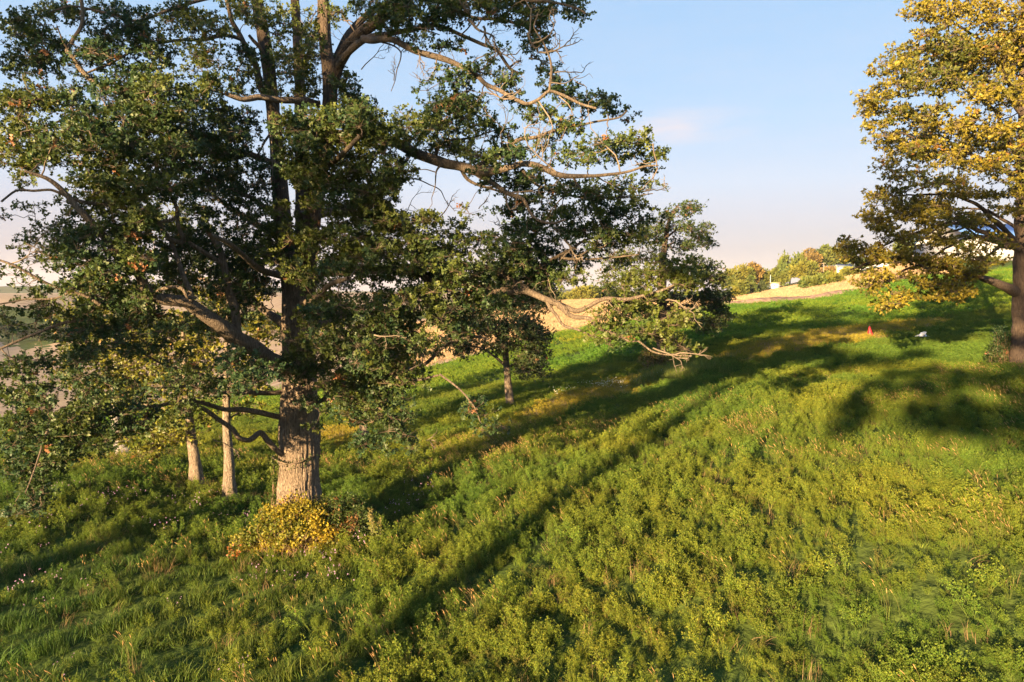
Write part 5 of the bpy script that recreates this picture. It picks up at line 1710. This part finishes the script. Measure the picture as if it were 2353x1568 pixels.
c_y = oak_cols((.10, .125, .02), (.20, .185, .025), pb=0, scale=.25, seed=121)
c_g = oak_cols((.065, .10, .022), (.14, .155, .025), pb=0, scale=.25, seed=122)
c_o = oak_cols((.15, .11, .04), (.22, .15, .04), pb=0, scale=.25, seed=123)
c_d = oak_cols((.035, .06, .025), (.07, .085, .025), pb=0, scale=.25, seed=124)
FAR = [
    (1672, 692, 622, 26, 268, "leafy yellow green tree at the left end of the far tree line", c_y, "round"), (1700, 668, 612, 30, 270, "rounded bright green tree in the far tree line, second from its left end", c_y, "round"),
    (1728, 664, 606, 24, 274, "darker brownish tree rising between yellow green ones in the far line", c_o, "round"), (1755, 662, 618, 18, 276, "slender light green tree near the small white shed", c_y, "round"),
    (1724, 676, 633, 18, 232, "cone shaped conifer in front of the far tree line", c_g, "cone"), (1700, 680, 645, 20, 226, "low rounded bush left of the far conifer", c_y, "bush"),
    (1750, 672, 648, 14, 236, "small dark conifer right of the cone shaped one", c_d, "cone"), (1690, 684, 660, 14, 222, "small pointed bush at the corner of the tan field", c_y, "cone"),
    (1772, 660, 628, 16, 276, "dark green bush behind the small white shed", c_d, "bush"), (1795, 658, 612, 24, 272, "bushy green tree just right of the small white shed", c_g, "round"),
    (1815, 655, 582, 36, 262, "tall feathery tree with upright spiky sprays of leaves", c_g, "wisp"), (1800, 660, 620, 22, 255, "low green thicket below the feathery tree", c_g, "bush"),
    (1845, 650, 605, 36, 250, "broad yellow green tree in front of the feathery tree", c_y, "round"), (1862, 640, 575, 26, 285, "rust brown tree top between the feathery and the tall green trees", c_o, "round"),
    (1895, 632, 570, 36, 290, "tall dense green tree behind the curved road", c_g, "round"), (1930, 630, 578, 32, 292, "dense green tree beside the grey house, crown part hidden by the right oak", c_g, "round"),
    (1880, 640, 622, 24, 272, "brownish hedge like bush above the curved road", c_o, "bush"), (1915, 638, 618, 24, 274, "pale brown bush left of the grey house", c_o, "bush"),
    (1870, 690, 662, 34, 176, "low weedy green bush spilling over the grassy island in the field", c_g, "bush"), (1905, 685, 660, 34, 176, "light green bush at the right of the grassy island", c_y, "bush"),
    (1955, 672, 630, 26, 205, "round olive bush at the right end of the curved road", c_y, "bush"),
    (1350, 702, 664, 34, 262, "sunlit tree clump seen under the huge oak's long lower limb", c_y, "bush"), (1390, 700, 668, 26, 266, "green tree clump beside the sunlit one beyond the far field", c_g, "bush"), (1318, 704, 676, 22, 262, "lower bushy tree at the left of the clump beyond the far field", c_y, "bush"),
    (2080, 596, 560, 30, 262, "dense green tree on the hill behind the right oak's leaves, left one", c_g, "round"), (2120, 594, 556, 32, 264, "dense green tree on the hill behind the right oak, middle one", c_g, "round"), (2160, 594, 565, 26, 262, "dense green tree on the hill behind the right oak, right one", c_g, "round"),
    (2030, 622, 590, 30, 262, "yellow green tree low behind the right oak's drooping leaves", c_y, "round"), (1985, 640, 600, 26, 275, "green tree behind the tip of the right oak's lowest limb", c_g, "round"),
    (30, 800, 742, 34, 330, "hazy dark tree at the far left horizon, outermost", c_d, "round"), (90, 798, 748, 36, 335, "hazy dark tree at the far left horizon, second", c_d, "round"), (160, 796, 744, 38, 330, "hazy dark tree at the far left horizon, third", c_d, "round"),
    (240, 792, 745, 36, 335, "hazy dark tree at the far left horizon, fourth", c_d, "round"), (330, 788, 742, 38, 330, "hazy green tree behind the left trunks on the horizon", c_g, "round"), (600, 760, 722, 30, 350, "far green tree seen between the huge oak's limbs", c_g, "round"),
    (1000, 722, 690, 36, 300, "far tree behind the small dark tree, left of it", c_g, "round"), (1090, 716, 686, 36, 300, "far tree behind the small dark tree, hidden by its crown", c_g, "round"), (1280, 706, 680, 30, 290, "far tree right of the small dark tree's crown", c_y, "round"),
]
for q in FAR:
    far_tree(*q[:7], shape=q[7], group="trees beyond the field")

M_WHITE = plain("white_wall", (.74, .73, .70), .6, .08, 2)
M_GLASS = plain("window_glass", (.03, .04, .05), .08, spec=.6)
M_ROOFG = plain("grey_roof", (.16, .19, .22), .5, .2, 1)
M_ROOFB = plain("blue_roof", (.10, .22, .52), .4, .1, .4)
M_POLE = plain("pole_wood", (.30, .23, .17), .9, .3, 6)
M_POLEW = plain("white_pole", (.75, .75, .74), .6)


def building(name, u0, u1, vb, Y, depth, h, roof_h, wall, roof, label, cat, nwin, gable=True, over=.3, win=(.9, 1.0), door=True):
    a, b = P(u0, vb, Y), P(u1, vb, Y)
    c = (a + b) / 2
    W = abs(b[0] - a[0])
    z0 = min(gz(c[0] + dx, c[1] + dy) for dx in (-W / 2, W / 2) for dy in (0, depth)) - .2
    zb = gz(c[0], c[1])
    e = thing(name, (c[0], c[1], zb), label, cat)
    g = Geo()
    cz = (z0 + zb + h) / 2
    g.box((c[0], c[1] + depth / 2, cz), (W, depth, zb + h - z0))
    g.build("wall", wall, e)
    g = Geo()
    zt = zb + h
    x0, x1, y0, y1 = c[0] - W / 2 - over, c[0] + W / 2 + over, c[1] - over, c[1] + depth + over
    ym = c[1] + depth / 2
    t = .18
    if gable:
        for (ya, yb) in ((y0, ym), (y1, ym)):
            q = np.array([[x0, ya, zt - .05], [x1, ya, zt - .05], [x1, yb, zt + roof_h], [x0, yb, zt + roof_h]])
            g.add(np.r_[q, q + [0, 0, t]], [[0, 1, 2, 3], [4, 5, 6, 7], [0, 1, 5, 4], [1, 2, 6, 5], [2, 3, 7, 6], [3, 0, 4, 7]])
    else:
        g.box((c[0], ym, zt + roof_h / 2), (W + 2 * over, depth + 2 * over, roof_h))
    g.build("roof", roof, e)
    if gable:
        g = Geo()
        for xx in (c[0] - W / 2, c[0] + W / 2 - .15):
            q = np.array([[xx, c[1], zt], [xx, c[1] + depth, zt], [xx, ym, zt + roof_h * .98], [xx, ym, zt + roof_h * .98]])
            g.add(np.r_[q, q + [.15, 0, 0]], [[0, 1, 2, 3], [4, 5, 6, 7], [0, 1, 5, 4], [1, 2, 6, 5], [2, 3, 7, 6], [3, 0, 4, 7]])
        g.build("gable", wall, e)
    for k in range(nwin):
        x = c[0] - W / 2 + W * (k + .7) / (nwin + .4 + (.6 if door else 0))
        f = Geo()
        zw = zb + h * .55
        for (dx, dz, sx, sz) in ((0, win[1] / 2, win[0] + .16, .08), (0, -win[1] / 2, win[0] + .16, .08), (-win[0] / 2, 0, .08, win[1]), (win[0] / 2, 0, .08, win[1]), (0, 0, .05, win[1])):
            f.box((x + dx, c[1] - .04, zw + dz), (sx, .08, sz))
        fo = f.build("window", M_WHITE, e)
        q = Geo()
        q.box((x, c[1] - .015, zw), (win[0], .03, win[1]))
        q.build("pane", M_GLASS, fo)
    if door:
        q = Geo()
        x = c[0] + W / 2 - W * .14
        q.box((x, c[1] - .03, zb + min(2.0, h * .8) / 2), (min(.95, W * .2), .06, min(2.0, h * .8)))
        q.build("door", plain("door_paint", (.25, .22, .2), .6), e)
    return e


building("garden_shed", 1776, 1791, 652, 240, 2.4, 1.6, .35, M_WHITE, plain("tan_roof", (.45, .36, .22), .8), "tiny white shed with a flat tan roof at the tree line", "shed", 2, gable=False, win=(.6, .6), door=False)
building("farm_house", 1930, 1962, 631, 268, 6, 1.9, 1.3, M_WHITE, M_ROOFG, "small white house with a grey gabled roof beside the right oak's leaves", "house", 2)
building("metal_barn", 2240, 2430, 632, 168, 26, 5.4, 4.4, plain('barn_wall', (.34, .35, .37), .7, .06, 1), M_ROOFB, "large white building with a blue roof behind the right oak", "barn", 6, over=.5, win=(1.6, 1.2))

# curved pale road with a rail beside it
rd = [XY(1838, 236), XY(1856, 246), XY(1885, 255), XY(1920, 258), XY(1960, 258), XY(2010, 254), XY(2060, 240)]
rd2 = [(x + .3, y + 7.5) for x, y in rd]
o = sheet("road", rd, rd2, 60, 6, .12, plain("pale_asphalt", (.40, .385, .37), .9, .12, .6))
tag(o, "pale curved road in front of the far trees", kind="structure")
gr = thing("guard_rail", (rd[2][0], rd[2][1], gz(*rd[2])), "pale metal guard rail along the near edge of the curved road", "guard rail")
rc = catmull(np.array([(x - .1, y - .8) for x, y in rd[1:6]]), 2.0)
rz = ground(rc[:, 0], rc[:, 1])
v, f = tubes(np.c_[rc, rz + .72][None], np.full((1, len(rc)), .13), 6)
M_RAIL = plain("galvanised_rail", (.62, .62, .62), .5)
mesh_obj("rail", v, f, 4, M_RAIL, gr)
for k in range(0, len(rc), 2):
    g = Geo()
    g.box((rc[k, 0], rc[k, 1] + .2, rz[k] + .33), (.12, .12, .75))
    g.build("post", M_RAIL, gr)


def pole(u, vb, vt, Y, r, mat, label, name, cat, arm=True):
    b = P(u, vb, Y)
    b[2] = gz(b[0], b[1])
    H = P(u, vt, Y)[2] - b[2]
    e = thing(name, b, label, cat)
    pts = np.array([b + [0, 0, -.3], b + [0, 0, H * .5], b + [.02, 0, H]])
    v, f = tubes(pts[None], np.array([[r, r * .9, r * .7]]), 8)
    mesh_obj("post", v, f, 4, mat, e)
    if arm:
        g = Geo()
        g.box(b + [0, 0, H - .35], (1.4, .1, .12))
        g.build("crossarm", mat, e)
        g = Geo()
        for dx in (-.6, 0, .6):
            g.box(b + [dx, 0, H - .2], (.09, .09, .16))
        g.build("insulators", M_WHITE, e)
    return e


pole(1892, 630, 604, 264, .16, M_POLE, "brown wooden utility pole in front of the tall dense tree", "utility_pole", "pole")
pole(2097, 608, 586, 235, .14, M_POLEW, "white pole on the hill behind the right oak", "marker_pole", "pole", False)
pole(1783 - 13, 655, 632, 243, .08, M_POLEW, "thin pale pole left of the small white shed", "marker_pole", "pole", False)
pole(1866, 693, 680, 130, .06, M_POLE, "weathered fence post at the grassy field edge", "fence_post", "post", False)

# parked white cars
def car(u, v, Y, rz, label):
    b = P(u, v, Y)
    b[2] = gz(b[0], b[1])
    e = thing("parked_car", b, label, "car", "white cars parked beyond the right oak")
    R = Matrix.Translation(Vector(b)) @ Matrix.Rotation(rz, 4, 'Z')
    sec = [(-2.2, .55, .85), (-2.1, .45, .95), (-1.3, .4, 1.02), (-.9, .4, 1.5), (.7, .4, 1.52), (1.25, .4, 1.0), (2.0, .42, .9), (2.25, .55, .75)]
    vv, ff = [], []
    for x, z0, z1 in sec:
        w = .85 if z1 < 1.2 else .7
        vv += [(x, -.87, z0), (x, .87, z0), (x, w, z1), (x, -w, z1)]
    for i in range(len(sec) - 1):
        for k in range(4):
            ff.append([i * 4 + k, i * 4 + (k + 1) % 4, i * 4 + 4 + (k + 1) % 4, i * 4 + 4 + k])
    ff += [[3, 2, 1, 0], [len(vv) - 4, len(vv) - 3, len(vv) - 2, len(vv) - 1]]
    o = mesh_obj("body", vv, ff, 4, plain("white_paint", (.8, .8, .8), .25), None)
    parts = [o]
    g = Geo()
    for s in (-1, 1):
        g.box((-.1, s * .80, 1.22), (1.5, .06, .34))
    parts.append(g.build("side_window", M_GLASS))
    for x in (-1.35, 1.4):
        for s in (-.8, .8):
            v_, f_ = tubes(np.array([[[x, s - .1, .33], [x, s + .1, .33]]]), np.array([[.33, .33]]), 12)
            parts.append(mesh_obj("wheel", v_, f_, 4, plain("tyre", (.02, .02, .02), .8)))
    for q in parts:
        q.data.transform(R)
        q.parent = e
        q.matrix_parent_inverse = Matrix.Translation(-Vector(b))


car(2128, 602, 225, .3, "white car parked on the hill behind the right oak")
car(2030, 638, 222, .2, "white car low beyond the field, behind the right oak's drooping leaves")

# far hills
for (u0, u1, vt, Y, hgt, nm, lab) in ((1150, 1480, 664, 1500, 1, "hill", "distant low wooded ridge under the huge oak's limbs"), (-400, 900, 654, 1500, 1, "hill", "distant low ridge on the left horizon"), (2050, 3000, 565, 1150, 1, "hill", "distant blue ridge behind the right oak")):
    xs = np.linspace(P(u0, vt, Y)[0], P(u1, vt, Y)[0], 90)
    top = P(u0, vt, Y)[2]
    rows = []
    for k, t in enumerate(np.linspace(-1, 1, 13)):
        yy = np.full(90, Y) + t * 260
        env = np.sin(np.linspace(0, math.pi, 90)) ** .5
        z = -20 + (top + 20) * env * (1 - t ** 2) * (.75 + .4 * fbm(np.c_[xs * .004, yy * .004], 131, 3))
        rows.append(np.c_[xs, yy, z])
    hv = np.concatenate(rows)
    ii = np.arange(12)[:, None] * 90
    jj = np.arange(89)[None]
    o = mesh_obj(nm, hv, np.stack([ii + jj, ii + jj + 1, ii + 90 + jj + 1, ii + 90 + jj], -1).reshape(-1, 4), 4, plain("wooded_hill", (.05, .075, .03), 1.0, .4, .02, spec=.05), smooth=True)
    tag(o, lab, kind="structure")

# ------------------------------------------------------------------ evening haze
hz = Geo()
hz.box((0, 1100, 17), (7000, 5600, 176))
mh = bpy.data.materials.new("haze")
mh.use_nodes = True
hn, hl = mh.node_tree.nodes, mh.node_tree.links
hn.clear()
ho = hn.new("ShaderNodeOutputMaterial")
hv_ = hn.new("ShaderNodeVolumePrincipled")
hv_.inputs["Color"].default_value = (0.93, 0.93, 0.97, 1)
hv_.inputs["Density"].default_value = 0.0001
hl.new(hv_.outputs[0], ho.inputs["Volume"])
o = hz.build("haze", mh)
tag(o, "thin evening haze", kind="stuff")
